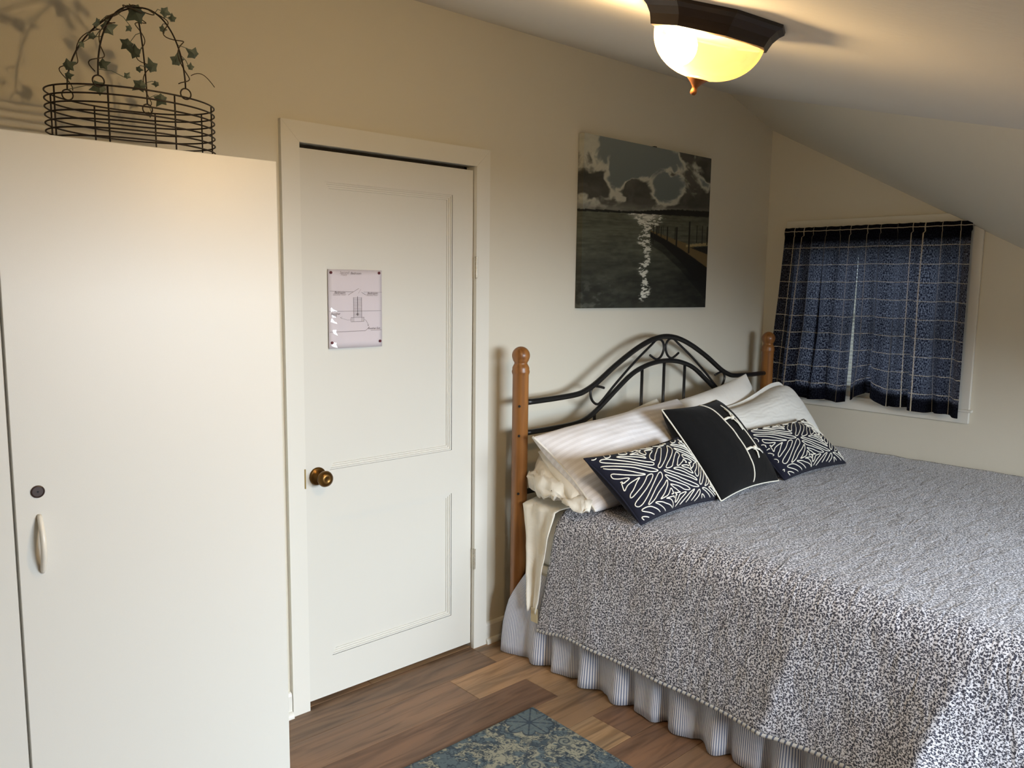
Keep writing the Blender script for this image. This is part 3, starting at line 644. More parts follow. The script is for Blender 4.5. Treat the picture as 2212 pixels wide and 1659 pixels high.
# ------------------------------------------------------------------ canvas picture on back wall
def picture_rgb(U, V):
    """lake scene under heavy cloud; U left-right, V top-down, both 0..1"""
    hz = 0.435 - 0.050 * U
    n1 = fbm(U * 4.6 + 1.6 * fbm(U * 4, V * 4, 4, 40) + 5.2, V * 6.0 + 1.4 * fbm(U * 5, V * 5, 4, 41) + 1.7, 6, 3)
    n2 = fbm(U * 9 + 2 * n1, V * 13, 5, 21)
    Vp = V / hz
    sky = np.stack([122 - 22 * Vp, 130 - 20 * Vp, 130 - 18 * Vp], -1)
    g2 = lambda cu, cv, ru, rv: np.exp(-((U - cu) / ru) ** 2 - ((V - cv) / rv) ** 2)
    dens = n1 + 0.065 + 0.12 * sst(0.5, 0.95, Vp) + 0.20 * sst(0.60, 0.82, U) - 0.22 * g2(0.42, 0.04, 0.17, 0.12) - 0.10 * g2(0.20, 0.26, 0.05, 0.06) + 0.16 * g2(0.07, 0.16, 0.13, 0.14) + 0.16 * g2(0.36, 0.27, 0.16, 0.07)
    cl = sst(0.46, 0.54, dens)
    core = sst(0.585, 0.70, dens + 0.34 * (n2 - 0.5) + 0.06 * sst(0.5, 0.9, U) * (Vp < 0.8))
    bright = 198 - 20 * Vp + 60 * (n2 - 0.5); dark = 74 + 55 * (n2 - 0.5) - 6 * Vp
    cg = bright * (1 - core) + dark * core
    cloud = np.stack([cg * 1.0, cg * 1.0, cg * 0.93], -1)
    img = sky * (1 - cl[..., None]) + cloud * cl[..., None]
    low = sst(0.82, 0.97, Vp); lg = 128 + 90 * (fbm(U * 12, V * 60, 4, 8) - 0.45)
    img = img * (1 - 0.65 * low[..., None]) + np.stack([lg, lg, lg * 0.93], -1) * 0.65 * low[..., None]
    hill = 0.006 + 0.026 * sst(0.3, 0.75, U) + 0.006 * fbm(U * 40, V * 0 + 3, 3, 5)
    m = ((V > hz - hill) & (V < hz + 0.004))
    img[m] = np.array([26, 26, 24])
    wt = V > hz + 0.004; d = (V - hz) / (1 - hz)
    rip = fbm(U * 6 + 3 * d, d * 60 / (0.25 + d), 4, 60); rip2 = fbm(U * 26, d * 36, 4, 61)
    wg = 84 - 34 * sst(0.1, 0.9, d) + 34 * (rip - 0.5) + 24 * (rip2 - 0.5) - 16 * sst(0.55, 0.9, U) * sst(0.2, .6, d)
    water = np.stack([wg * 1.0, wg * 1.03, wg * 0.88], -1)
    gx = 0.470 + 0.012 * np.sin(d * 18) - 0.01 * d; gw = 0.12 * np.exp(-d * 9) + 0.035 + 0.012 * np.sin(d * 25)
    gl = np.exp(-((U - gx) / gw) ** 2); brk = fbm(U * 42 + 2 * np.sin(d * 30), d * 70, 4, 77)
    gm = sst(0.50, 0.62, brk + 0.30 * gl - 0.18) * sst(0.15, 0.5, gl) * (1 - sst(0.90, 0.95, d))
    gm = np.maximum(gm, 0.75 * sst(0.3, 0.9, np.exp(-((U - 0.46) / 0.15) ** 2)) * np.exp(-(d / 0.06) ** 2))
    water = water * (1 - gm[..., None]) + np.array([212, 212, 200]) * gm[..., None]
    peb = sst(0.55, 0.7, fbm(U * 24, d * 26, 3, 90)) * sst(0.55, 0.9, d) * (1 - sst(0.1, 0.35, U))
    water += (peb * 26)[..., None]
    img[wt] = water[wt]
    # jetty: dark wall, pale deck, posts
    dk = lambda a: np.interp(a, [0.50, 0.56, 0.66, 0.76, 0.88, 1.0], [0.520, 0.540, 0.575, 0.615, 0.670, 0.728])
    wl = lambda a: np.interp(a, [0.50, 0.60, 0.76, 0.88, 1.0], [0.555, 0.595, 0.700, 0.800, 0.900])
    mm = (U > 0.50) & (V > dk(U)) & (V < wl(U)); img[mm] = np.array([20, 19, 17])
    rf = (U > 0.50) & (V >= wl(U)) & (V < wl(U) + 0.05); img[rf] = img[rf] * 0.6
    tp = lambda a: np.interp(a, [0.50, 0.60, 0.72, 0.80, 1.0], [0.512, 0.535, 0.560, 0.575, 0.640])
    mm = (U > 0.50) & (V > tp(U)) & (V <= dk(U)); img[mm] = np.array([104, 88, 58])
    mm = (U > 0.80) & (V > np.interp(U, [0.8, 1], [0.585, 0.560])) & (V < np.interp(U, [0.8, 1], [0.60, 0.580])); img[mm] = np.array([150, 134, 96])
    mm = (U > 0.84) & (V > np.interp(U, [0.84, 1], [0.602, 0.586])) & (V < np.interp(U, [0.84, 1], [0.602, 0.640])); img[mm] = np.array([30, 30, 26])
    for u_, a, c_, hw in ((0.522, .478, .60, .0035), (0.552, .482, .55, .004), (0.567, .478, .53, .003), (0.587, .483, .57, .0042), (0.602, .476, .53, .003), (0.640, .480, .585, .005), (0.705, .478, .56, .004), (0.718, .474, .60, .006), (0.828, .430, .64, .008), (0.895, .452, .57, .004), (0.945, .450, .572, .004), (0.99, .450, .575, .004)):
        mm = (np.abs(U - u_) < hw) & (V > a) & (V < c_); img[mm] = np.array([30, 27, 23])
    return np.clip(img, 4, 235)
pic = tag(empty('wall_picture', (3.2, BY - 0.03, 1.43)), 'large canvas photo print of a cloudy lake and jetty above the headboard', 'picture')
PX0, PX1, PZ0, PZ1 = 2.688, 3.658, 1.4385, 2.208; PYF = BY - 0.036
def tilt(x): return -0.006 * (x - PX0) / (PX1 - PX0)
nu, nv = 300, 250
uu = np.linspace(0, 1, nu)[:, None] + np.zeros((1, nv)); vv = np.linspace(0, 1, nv)[None, :] + np.zeros((nu, 1))
P = np.stack([PX0 + (PX1 - PX0) * uu, np.full_like(uu, PYF), PZ1 - (PZ1 - PZ0) * vv - 0.006 * uu], -1)
grid_obj('canvas_front', P[:, ::-1], M_print, pic, None, None, s2l(picture_rgb(uu, vv))[:, ::-1], smooth=False)
vv2 = np.linspace(0, 1, nv)[None, :] + np.zeros((8, 1)); uu2 = np.linspace(0.03, 0, 8)[:, None] + np.zeros((1, nv))
P2 = np.stack([np.full_like(vv2, PX0), BY - 0.002 + (PYF - BY + 0.002) * np.linspace(0, 1, 8)[:, None] + 0 * vv2, PZ1 - (PZ1 - PZ0) * vv2], -1)
grid_obj('canvas_side', P2, M_print, pic, None, None, s2l(picture_rgb(uu2, vv2) * 0.95 + 4), smooth=False)
b = B(); b.prism([(PX0 + .0005, PZ0), (PX1, PZ0 - .006), (PX1, PZ1 - .006), (PX0 + .0005, PZ1)], 1, BY - 0.002, PYF + 0.0006); b.build('stretcher_frame', simple('canvas_edge', L(58, 58, 54), 0.8, var=0.3, vscale=20), pic)
B().box(3.19, 3.21, BY - 0.03, BY - 0.012, PZ1 - 0.006, PZ1 + 0.003, 0.001).build('hanger_clip', M_bolt, pic)

# ------------------------------------------------------------------ hand-drawn notice on door, four pins
NX0, NX1, NZ0, NZ1 = 1.4355, 1.6570, 1.309, 1.588; NY = yf + 0.0136
NYP = yf - 0.0015                       # sheet stands a little proud of the panel
nt_ = tag(empty('paper_notice', (1.546, NYP, NZ0)), 'white sheet with hand-drawn stair exit plan pinned on the door', 'paper')
nn = 14
uu = np.linspace(0, 1, nn)[:, None] + np.zeros((1, nn)); vv = np.linspace(0, 1, nn)[None, :] + np.zeros((nn, 1))
P = np.stack([NX0 + (NX1 - NX0) * uu, np.full_like(uu, NYP), NZ0 + (NZ1 - NZ0) * vv], -1)
sheet = grid_obj('sheet', P, M_paper, nt_, uv=np.stack([uu, vv], -1))
sm = sheet.modifiers.new('thickness', 'SOLIDIFY'); sm.thickness = 0.0004; sm.offset = 1
def np_(a, c_): return (NX0 + (NX1 - NX0) * a, NZ1 - (NZ1 - NZ0) * c_)
bb = B()
def stroke(pts, wdt=0.0009):
    q = [np_(*p) for p in pts]
    bb.tube([(x, NYP - 0.0009, z) for x, z in q], wdt / 2, 4, flat=1.0)
stroke([(0.03, .272), (0.45, .280)]); stroke([(0.36, .322), (0.56, .238)]); stroke([(0.61, .285), (0.69, .322)]); stroke([(0.65, .283), (1.0, .285)], .0006); stroke([(0.55, .30), (0.60, .245)], .0005)
stroke([(0.02, .527), (0.98, .527)], .0008)
stroke([(0.46, .352), (0.46, .610)], .001); stroke([(0.61, .352), (0.61, .610)], .001)
for i in range(13): stroke([(0.46, .358 + i * .0195), (0.61, .358 + i * .0195)], .0008)
stroke([(0.535, .34), (0.535, .575)], .0016)
stroke([(0.515, .565), (0.535, .588), (0.555, .565), (0.515, .565)], .0022)
stroke([(0.41, .612), (0.655, .610), (0.655, .662), (0.41, .665), (0.41, .612)], .001)
for a in (0.435, 0.46, 0.61, 0.635): stroke([(a, .612), (a, .664)], .0007)
stroke([(0.41, .640), (0.34, .640), (0.27, .625), (0.21, .607)], .0006); stroke([(0.25, .600), (0.21, .607), (0.235, .622)], .0005)
stroke([(0.655, .635), (0.69, .650), (0.72, .685), (0.735, .725)], .0006); stroke([(0.715, .705), (0.735, .727), (0.748, .695)], .0005)
stroke([(0.02, .790), (0.68, .785), (0.755, .735)], .0010); stroke([(0.78, .782), (0.99, .780)], .001)
bb.build('drawing_lines', M_ink, nt_)
def handwriting(txt, a, c_, size, mat):
    cu = bpy.data.curves.new('writing', 'FONT'); cu.body = txt; cu.size = size; cu.shear = 0.25; cu.space_character = 0.95
    ob = bpy.data.objects.new('writing', cu); COL.objects.link(ob)
    me = bpy.data.meshes.new_from_object(ob); bpy.data.objects.remove(ob); bpy.data.curves.remove(cu)
    x, z = np_(a, c_)
    me.transform(Matrix.Translation((x, NYP - 0.0007, z)) @ Matrix.Rotation(math.radians(90), 4, 'X'))
    return finish('writing', me, mat, nt_)
handwriting('Second', 0.21, .052, 0.0135, M_inkp); handwriting('Floor', 0.23, .078, 0.0125, M_inkp); handwriting('Bedroom', 0.41, .058, 0.0120, M_ink)
handwriting('Bedroom', 0.11, .305, 0.0120, M_ink); handwriting('Second Floor', 0.08, .327, 0.0105, M_inkp)
handwriting('Bedroom', 0.72, .312, 0.0120, M_ink); handwriting('Second Floor', 0.70, .334, 0.0095, M_inkp)
handwriting('Another', 0.04, .572, 0.0115, M_ink); handwriting('Exit', 0.07, .596, 0.0115, M_ink); handwriting('Another Exit', 0.725, .768, 0.0105, M_ink)
# clear sleeve, lifted off along its lower left side
nn = 64
uu = np.linspace(0, 1, nn)[:, None] + np.zeros((1, nn)); vv = np.linspace(0, 1, nn)[None, :] + np.zeros((nn, 1))
lift = 0.0045 * np.exp(-((uu - 0.16) / 0.085) ** 2) * sst(0.66, 0.45, vv) * (1 + 0.25 * np.sin(vv * 40 + uu * 9))
P = np.stack([NX0 - 0.001 + (NX1 - NX0 + 0.002) * uu, NYP - 0.0016 - lift + 0.0006 * np.sin(uu * 9 + vv * 14), NZ0 - 0.001 + (NZ1 - NZ0 + 0.002) * vv], -1)
tag(grid_obj('plastic_sleeve', P, M_sleeve, nt_), 'clear glossy plastic sleeve')
for (a, c_, ll) in ((0.05, .040, 'dark red pin at top left corner of the notice'), (0.945, .035, 'dark red pin at top right corner of the notice'), (0.055, .925, 'dark red pin at bottom left corner of the notice'), (0.955, .928, 'dark red pin at bottom right corner of the notice')):
    x, z = np_(a, c_)
    Mx = Matrix.Translation((x, NYP, z)) @ Matrix.Rotation(math.radians(90), 4, 'X')
    pn = B().lathe([(0, -0.003), (0.0040, -0.003), (0.0052, 0.0030), (0.0046, 0.0050), (0.0025, 0.0062), (0, 0.0065)], 16, Mx).build('push_pin', M_pin, None, (x, NYP, z), smooth=True)
    tag(pn, ll, 'pin', 'pins holding the notice')

# ------------------------------------------------------------------ ceiling light
nA = Vector((0, AS, -1)).normalized()
LC = Vector((1.262, 0.867, 0)); LC.z = zA(LC.x, LC.y)
ez = -nA; ex = Vector((1, 0, 0)); ey = ez.cross(ex)
ML = Matrix(((ex.x, ey.x, ez.x, LC.x), (ex.y, ey.y, ez.y, LC.y), (ex.z, ey.z, ez.z, LC.z), (0, 0, 0, 1)))     # local -z hangs down
lt = tag(empty('ceiling_light', LC), 'flush ceiling light with dark octagonal pan and amber ribbed glass bowl', 'lamp')
LS = 0.875
pan = B().lathe([(r * LS, z * LS) for r, z in [(0.0, 0.0), (0.150, 0.0), (0.150, -0.006), (0.141, -0.013), (0.131, -0.026), (0.127, -0.036), (0.124, -0.045), (0.116, -0.047), (0.113, -0.043)]], 8, ML, phase=0.15)
for f in [f for f in pan.bm.faces if len(f.verts) > 4 and f.calc_center_median().z < LC.z - 0.02]: pan.bm.faces.remove(f)
pan.mi = 1
pan.lathe([(r * LS, z * LS) for r, z in [(0.112, -0.043), (0.111, -0.012), (0.0, -0.012)]], 24, ML)
pan.build('pan', [M_bronze, M_inner], lt, fix=False)
prof = [(0.112 * math.cos(a) ** 0.9 if a < 1.5 else 0.006, -0.042 - 0.083 * math.sin(a)) for a in np.linspace(0.0, math.pi / 2 - 0.06, 22)]
b = B()
b.lathe([(r * LS, z * LS) for r, z in prof], 220, ML, wob=0.0007)
for f in [f for f in b.bm.faces if len(f.verts) > 4]: b.bm.faces.remove(f)
b.build('glass_bowl', M_bowl, lt, smooth=True)
B().lathe([(r * LS, z * LS) for r, z in [(0.0, -0.118), (0.0225, -0.1215), (0.0215, -0.1245), (0.012, -0.133), (0.006, -0.140), (0.0055, -0.144), (0.0068, -0.147), (0.0068, -0.152), (0.0045, -0.1560), (0.0, -0.1565)]], 24, ML).build('finial', M_copper, lt, smooth=True)
bc = LC + nA * 0.064 + Vector((-0.034, 0.031, AS * 0.031))
B().ball(bc, 0.032, 24, 16).build('bulb', M_bulb, lt, smooth=True)

# ------------------------------------------------------------------ bed frame
HY = 2.39; XL, XR = 2.222, 4.122; XC = 0.5 * (XL + XR)
bed = tag(empty('king_bed', (XC, HY, 0)), 'king bed frame with honey wood posts and arched black metal headboard', 'bed')
def post(x):
    pr = [(0, 0), (0.029, 0), (0.033, 0.004), (0.033, 1.178), (0.0345, 1.182), (0.0365, 1.188), (0.0365, 1.194), (0.0345, 1.200), (0.035, 1.206), (0.0325, 1.213), (0.0275, 1.222), (0.0262, 1.226), (0.0275, 1.230), (0.0325, 1.238)]
    R0, zc = 0.0368, 1.257
    for a in np.linspace(-0.5, math.pi / 2, 14): pr.append((R0 * math.cos(a), zc + R0 * math.sin(a)))
    pr[-1] = (0, zc + R0)
    p = B().lathe(pr, 40, Matrix.Translation((x, HY, 0))).build('post', M_oak, bed, smooth=True)
    return p
pl, prr = post(XL), post(XR)
for z in (1.053, 0.931, 0.690):
    for pp, xx, sg in ((pl, XL, -1), (prr, XR, 1)):
        B().lathe([(0, 0), (0.0055, 0), (0.005, 0.003), (0, 0.0035)], 12, Matrix.Translation((xx + sg * 0.0245, HY - 0.0215, z)) @ Matrix.Rotation(math.radians(90), 4, 'X') @ Matrix.Rotation(sg * math.radians(48), 4, 'Y')).build('bolt', M_bolt, pp)
def smoothpath(pts, n=4):
    q = [Vector((p[0], HY, p[1])) for p in pts]; out = []
    for i in range(len(q) - 1):
        p0, p1, p2, p3 = q[max(i - 1, 0)], q[i], q[i + 1], q[min(i + 2, len(q) - 1)]
        for k in range(n):
            t = k / n; out.append(0.5 * ((2 * p1) + (p2 - p0) * t + (2 * p0 - 5 * p1 + 4 * p2 - p3) * t * t + (3 * p1 - p0 - 3 * p2 + p3) * t ** 3))
    out.append(q[-1]); return out
mir = lambda L_: [(2 * XC - x, z) for x, z in L_][::-1]
top = [(2.252, 1.062), (2.426, 1.064), (2.560, 1.070), (2.623, 1.085), (2.689, 1.113), (2.812, 1.182), (2.941, 1.244), (3.042, 1.281), (3.110, 1.296)]
top = top + [(XC, 1.301)] + mir(top)
low = [(2.252, 0.934), (2.429, 0.936), (2.559, 0.942), (2.633, 0.959), (2.709, 0.998), (2.817, 1.067), (2.929, 1.134), (3.030, 1.167), (3.105, 1.179)]
low = low + [(XC, 1.183)] + mir(low)
B().tube(smoothpath(top), 0.0125, 12).build('top_rail', M_iron, bed, smooth=True)
B().tube(smoothpath(low), 0.0115, 12).build('lower_rail', M_iron, bed, smooth=True)
B().tube([(2.252, HY, 0.685), (4.092, HY, 0.685)], 0.0115, 12).build('bottom_rail', M_iron, bed, smooth=True)
lz = lambda x: float(np.interp(x, [p[0] for p in low], [p[1] for p in low]))
for x in (2.676, 2.838 - 0.0, 3.004, XC, 2 * XC - 3.004, 2 * XC - 2.838, 2 * XC - 2.676):
    if abs(abs(x - XC) - (XC - 2.838)) < 1e-6: continue
    B().tube([(x, HY, 0.685), (x, HY, lz(x))], 0.0075, 10).build('spindle', M_iron, bed, smooth=True)
scr = [(2.736, 1.084), (2.705, 1.092), (2.672, 1.096), (2.650, 1.082), (2.646, 1.060), (2.660, 1.032), (2.690, 1.014), (2.723, 1.026), (2.816, 1.098), (2.944, 1.188), (3.070, 1.266), (3.104, 1.286), (3.136, 1.287), (3.160, 1.268), (3.164, 1.238), (3.146, 1.207), (3.116, 1.193), (3.088, 1.201), (3.059, 1.216)]
for sc_ in (scr, mir(scr)): B().tube(smoothpath(sc_), 0.0058, 8).build('scroll', M_iron, bed, smooth=True)
for x in (2.262, 4.085): B().box(x, x + 0.03, 0.36, HY - 0.03, 0.125, 0.155).build('side_rail', M_iron, bed)
B().box(2.26, 4.10, 0.36, 0.39, 0.125, 0.155).build('foot_rail', M_iron, bed)
for x in (2.277, 4.10):
    for y in (0.40, 1.30): B().box(x - 0.012, x + 0.012, y - 0.012, y + 0.012, 0.0, 0.126).build('leg', M_iron, bed)

# box spring, mattress
BX0, BX1, FY0, HY0 = 2.258, 4.262, 0.36, 2.345
bs = B().box(BX0, BX1, FY0, HY0, 0.155, 0.385, 0.02, 2).build('box_spring', M_mattress, None, (3.26, 1.35, 0.155)); tag(bs, 'white box spring between the striped skirt and the mattress', 'box spring')
mt = B().box(BX0, BX1, FY0, HY0, 0.387, 0.640, 0.05, 4).build('mattress', M_mattress, None, (3.26, 1.35, 0.387), smooth=True); tag(mt, 'thick king mattress under the speckled grey quilt', 'mattress')

# bed skirt
n = 620
per = np.concatenate([np.stack([np.full(400, 2.214), np.linspace(2.405, 0.34, 400)], 1), np.stack([np.linspace(2.214, 4.25, 220), np.full(220, 0.34)], 1)])
arc = np.concatenate([[0], np.cumsum(np.linalg.norm(np.diff(per, axis=0), axis=1))])
wave = np.sin(arc * 2 * math.pi / 0.135 + 0.9 * np.sin(arc * 5)) + 0.45 * np.sin(arc * 2 * math.pi / 0.083 + 1.3)
nz = 12; vv = np.linspace(0, 1, nz)
P = np.zeros((len(per), nz, 3)); uv = np.zeros((len(per), nz, 2))
for j, v in enumerate(vv):
    hf = np.exp(-arc / 0.10)
    a = (0.004 + 0.017 * v) * (1 - hf * 0.8)
    P[:, j, 0] = np.where(np.arange(len(per)) < 400, per[:, 0] + 0.012 * (1 - v) - a * wave - 0.050 * min(1, v * 3.0) * np.exp(-arc / 0.13), per[:, 0])
    P[:, j, 1] = np.where(np.arange(len(per)) < 400, per[:, 1] - 0.075 * hf * (1 - v) ** 2.2 + 0.020 * hf * min(1, v * 1.6) + a * 0.5 * np.cos(arc * 2 * math.pi / 0.135), per[:, 1] - a * wave)
    P[:, j, 2] = 0.372 + (0.005 - 0.372) * v
    uv[:, j, 0] = arc * 1.5; uv[:, j, 1] = v * 0.37
sk = grid_obj('bed_skirt', P, M_skirt, None, (2.214, 1.4, 0.005), uv)
so = sk.modifiers.new('thickness', 'SOLIDIFY'); so.thickness = 0.0012; so.offset = 0
tag(sk, 'gathered blue and white striped skirt hanging below the quilt', 'bed skirt')

# quilt
QT = 0.664
prof = [(2.196 - 0.0, 0.190)]
prof = [(2.196 + 0.022 * t, 0.190 + 0.395 * t) for t in np.linspace(0, 1, 34)]
for a in np.linspace(0.05, 1, 10): prof.append((2.218 + 0.085 * (1 - math.cos(a * math.pi / 2)), 0.585 + (QT - 0.585) * math.sin(a * math.pi / 2)))
for x in np.linspace(2.33, 4.285, 90): prof.append((x, QT))
prof = np.array(prof); s_ = np.concatenate([[0], np.cumsum(np.linalg.norm(np.diff(prof, axis=0), axis=1))])
ns = len(prof); ny = 170; nf = 14
P = np.zeros((ns, ny + nf, 3)); uv = np.zeros((ns, ny + nf, 2))
X_ = prof[:, 0][:, None]; Z_ = prof[:, 1][:, None]
yh = 2.155 + np.clip(0.635 - Z_, 0, 1) * 0.165
yh = np.where(X_ > 2.32, 2.155 + 0.05 * sst(2.3, 2.6, X_), yh)
t = np.linspace(0, 1, ny)[None, :]
Y_ = yh + (0.345 - yh) * t
def saw(y, y0, up, dn, amp): return amp * np.where(y > y0, np.exp(-(y - y0) / up), np.exp(-(y0 - y) / dn))
wside = np.clip((0.64 - Z_) / 0.45, 0, 1) ** 1.1
yy = Y_ - 0.10 * wside
ridge = saw(yy, 0.66, 0.20, 0.16, 0.120) + saw(yy, 1.10, 0.16, 0.09, 0.040) + saw(yy, 1.52, 0.18, 0.10, 0.016) + saw(yy, 1.86, 0.2, 0.12, 0.014)
nse = fbm(Y_ * 7 + 3, Z_ * 5 + X_ * 4, 4, 31) - 0.5
dx = -wside * ridge - 0.018 * nse * np.clip(wside * 2, 0, 1)
topm = sst(2.24, 2.36, X_)
dz = topm * (0.012 * (fbm(X_ * 3.0, Y_ * 3.0, 4, 9) - 0.5) + 0.006 * (fbm(X_ * 11, Y_ * 11, 3, 19) - 0.5)) + 0.004 * np.exp(-((X_ - 3.2) / 0.9) ** 2)
hemz = -0.012 * (1 - topm) * sst(0.8, 1.6, Y_) * 0.4 + (1 - np.clip((Z_ - 0.19) / 0.4, 0, 1)) * 0.030 * sst(1.2, 0.75, Y_) + (1 - np.clip((Z_ - 0.19) / 0.4, 0, 1)) * (-0.028) * sst(2.05, 2.25, Y_)
P[:, :ny, 0] = X_ + dx; P[:, :ny, 1] = Y_; P[:, :ny, 2] = Z_ + dz + hemz
uv[:, :ny, 0] = s_[:, None] + 0 * Y_; uv[:, :ny, 1] = Y_
for k in range(nf):
    f_ = (k + 1) / nf
    P[:, ny + k, 0] = P[:, ny - 1, 0] - 0.01 * f_; P[:, ny + k, 1] = 0.345 - 0.03 * math.sin(min(1, f_ * 4) * math.pi / 2); P[:, ny + k, 2] = np.maximum(0.2, P[:, ny - 1, 2] - 0.46 * f_)
    uv[:, ny + k, 0] = s_; uv[:, ny + k, 1] = 0.345 - 0.46 * f_
ql = grid_obj('quilt', P, M_quilt, None, (3.2, 1.3, 0.19), uv)
so = ql.modifiers.new('thickness', 'SOLIDIFY'); so.thickness = 0.010; so.offset = -1
tag(ql, 'grey and white speckled quilt spread over the bed', 'quilt')
hem = [Vector(P[0, j]) for j in range(0, ny)]
V = []; F = []; U = []; ar = 0
for j, p in enumerate(hem):
    if j: ar += (p - hem[j - 1]).length
    for k in range(7):
        a = 2 * math.pi * k / 6; V.append((p.x + 0.0082 * math.cos(a) - 0.0055, p.y, p.z - 0.004 + 0.0085 * math.sin(a))); U.append((ar + 0.014 * k / 6, k / 6))
for j in range(len(hem) - 1):
    for k in range(6): F.append((j * 7 + k, j * 7 + k + 1, (j + 1) * 7 + k + 1, (j + 1) * 7 + k))
tag(raw_obj('binding', V, F, M_bind, ql, None, U), 'diagonally striped grey and white edge binding')

# cream sheet hanging at the head end
ns_, nt2 = 22, 40
P = np.zeros((ns_, nt2, 3)); uv = np.zeros((ns_, nt2, 2))
for i in range(ns_):
    for j in range(nt2):
        a = i / (ns_ - 1); c_ = j / (nt2 - 1)          # a: head->foot, c: top->bottom
        if c_ < 0.25:
            q = c_ / 0.25; x = 2.46 - 0.262 * q; z = 0.672 - 0.010 * q ** 6
        else:
            q = (c_ - 0.25) / 0.75; x = 2.198 - 0.012 * math.sin(q * 2); z = 0.662 - 0.440 * q
        q = max(0, (c_ - 0.25) / 0.75)
        yA = 2.335 - 0.075 * sst(0.0, 1.0, q) * 1.0 - 0.02 * math.sin(q * 5); yB = 2.10 + 0.05 * min(1, c_ * 4) + 0.082 * q
        y = yA + (yB - yA) * a
        x += -0.010 * math.sin(a * 7 + q * 2.2) * min(1, q * 4) - 0.006 * math.sin(a * 13 + 1)
        z += 0.012 * math.sin(a * 3.1) * q
        P[i, j] = (x, y, z); uv[i, j] = (a * 0.2, c_ * 0.7)
P[..., 0] -= 0.016 * (fbm(P[..., 1] * 16, P[..., 2] * 7, 4, 3) - 0.5) * np.linspace(0, 1, nt2)[None, :] ** 0.5 * 2
P[..., 2] += 0.012 * (fbm(P[..., 1] * 18, P[..., 0] * 18, 4, 5) - 0.5) * (P[..., 2] > 0.64)
sh = grid_obj('bed_sheet', P, M_cream, None, (2.2, 2.25, 0.22), uv)
so = sh.modifiers.new('thickness', 'SOLIDIFY'); so.thickness = 0.003; so.offset = 0
tag(sh, 'cream sheet corner hanging between the left bedpost and the quilt', 'sheet')
b = B(); b.box(2.178, 2.180, 2.225, 2.262, 0.186, 0.245); tgm = b.build('care_tag', M_tagcloth, sh)

# ------------------------------------------------------------------ pillows and cushions
def pillow_eval(c00, c10, c11, c01, T_, pinch=0.06, flange=0.0, seed=0, wr=0.006, sag=0.0, pw=3.0):
    c00, c10, c11, c01 = [np.array(q, float) for q in (c00, c10, c11, c01)]
    nrm = np.cross((c10 - c00) + (c11 - c01), (c01 - c00) + (c11 - c10)); nrm /= np.linalg.norm(nrm)
    def ev(u, v, side=1.0, off=0.0):
        u = np.asarray(u, float); v = np.asarray(v, float)
        uc, vc = 2 * u - 1, 2 * v - 1
        u2 = 0.5 + 0.5 * uc * (1 - pinch * (1 - vc ** 2)); v2 = 0.5 + 0.5 * vc * (1 - pinch * 1.3 * (1 - uc ** 2))
        p = (c00 * ((1 - u2) * (1 - v2))[..., None] + c10 * (u2 * (1 - v2))[..., None] + c11 * (u2 * v2)[..., None] + c01 * ((1 - u2) * v2)[..., None])
        fu = np.clip(np.abs(uc) / (1 - flange), 0, 1); fv = np.clip(np.abs(vc) / (1 - flange * 1.4), 0, 1)
        bul = np.sqrt((1 - fu ** pw) * (1 - fv ** pw))
        w_ = wr * (fbm(u * 5 + seed, v * 4, 4, seed) - 0.5) * 2 + 0.5 * wr * (fbm(u * 14, v * 12 + seed, 3, seed + 5) - 0.5)
        edge = np.sqrt(np.clip((1 - uc ** 2) * (1 - vc ** 2), 0, 1))
        d = side * (T_ / 2 * bul + 0.0015) + w_ * (0.25 + edge) + off - sag * (1 - vc ** 2) * 0.0
        return p + nrm * d[..., None]
    return ev, nrm
def pillow_mesh(name, ev, mat, parent=None, origin=None, nu=56, nv=40, size=(0.9, 0.5)):
    g = 0.5 - 0.5 * np.cos(np.linspace(0, math.pi, nu)); h = 0.5 - 0.5 * np.cos(np.linspace(0, math.pi, nv))
    uu = g[:, None] + np.zeros((1, nv)); vv = h[None, :] + np.zeros((nu, 1))
    Fp, Bp = ev(uu, vv, 1.0), ev(uu, vv, -1.0)
    V = np.concatenate([Fp.reshape(-1, 3), Bp.reshape(-1, 3)]); n = nu * nv
    idx = np.arange(n).reshape(nu, nv)
    F = [np.stack([idx[:-1, :-1], idx[1:, :-1], idx[1:, 1:], idx[:-1, 1:]], -1).reshape(-1, 4)]
    F.append(F[0][:, ::-1] + n)
    for ring in (idx[:, 0], idx[::-1, -1], idx[0, ::-1], idx[-1, :]):
        F.append(np.stack([ring[:-1], ring[:-1] + n, ring[1:] + n, ring[1:]], -1))
    uv = np.stack([uu * size[0], vv * size[1]], -1).reshape(-1, 2); uv = np.concatenate([uv, uv])
    return raw_obj(name, V, np.concatenate(F), mat, parent, origin, uv)
def tube_on(ev, uvs, r, name, mat, parent, n=6, off=0.0, closed=False, bmb=None):
    a = np.array(uvs); p = ev(a[:, 0], a[:, 1], 1.0, off)
    bb = bmb or B(); bb.tube([tuple(q) for q in p], r, n, closed=closed)
    return bb if bmb else bb.build(name, mat, parent, smooth=True)
def border(n=40):
    t = np.linspace(0, 1, n); o = np.ones(n); z = np.zeros(n)
    return np.concatenate([np.stack([t, z], 1), np.stack([o, t], 1)[1:], np.stack([1 - t, o], 1)[1:], np.stack([z, 1 - t], 1)[1:-1]])
ORG = lambda a, c_: tuple((np.array(a) + np.array(c_)) / 2)

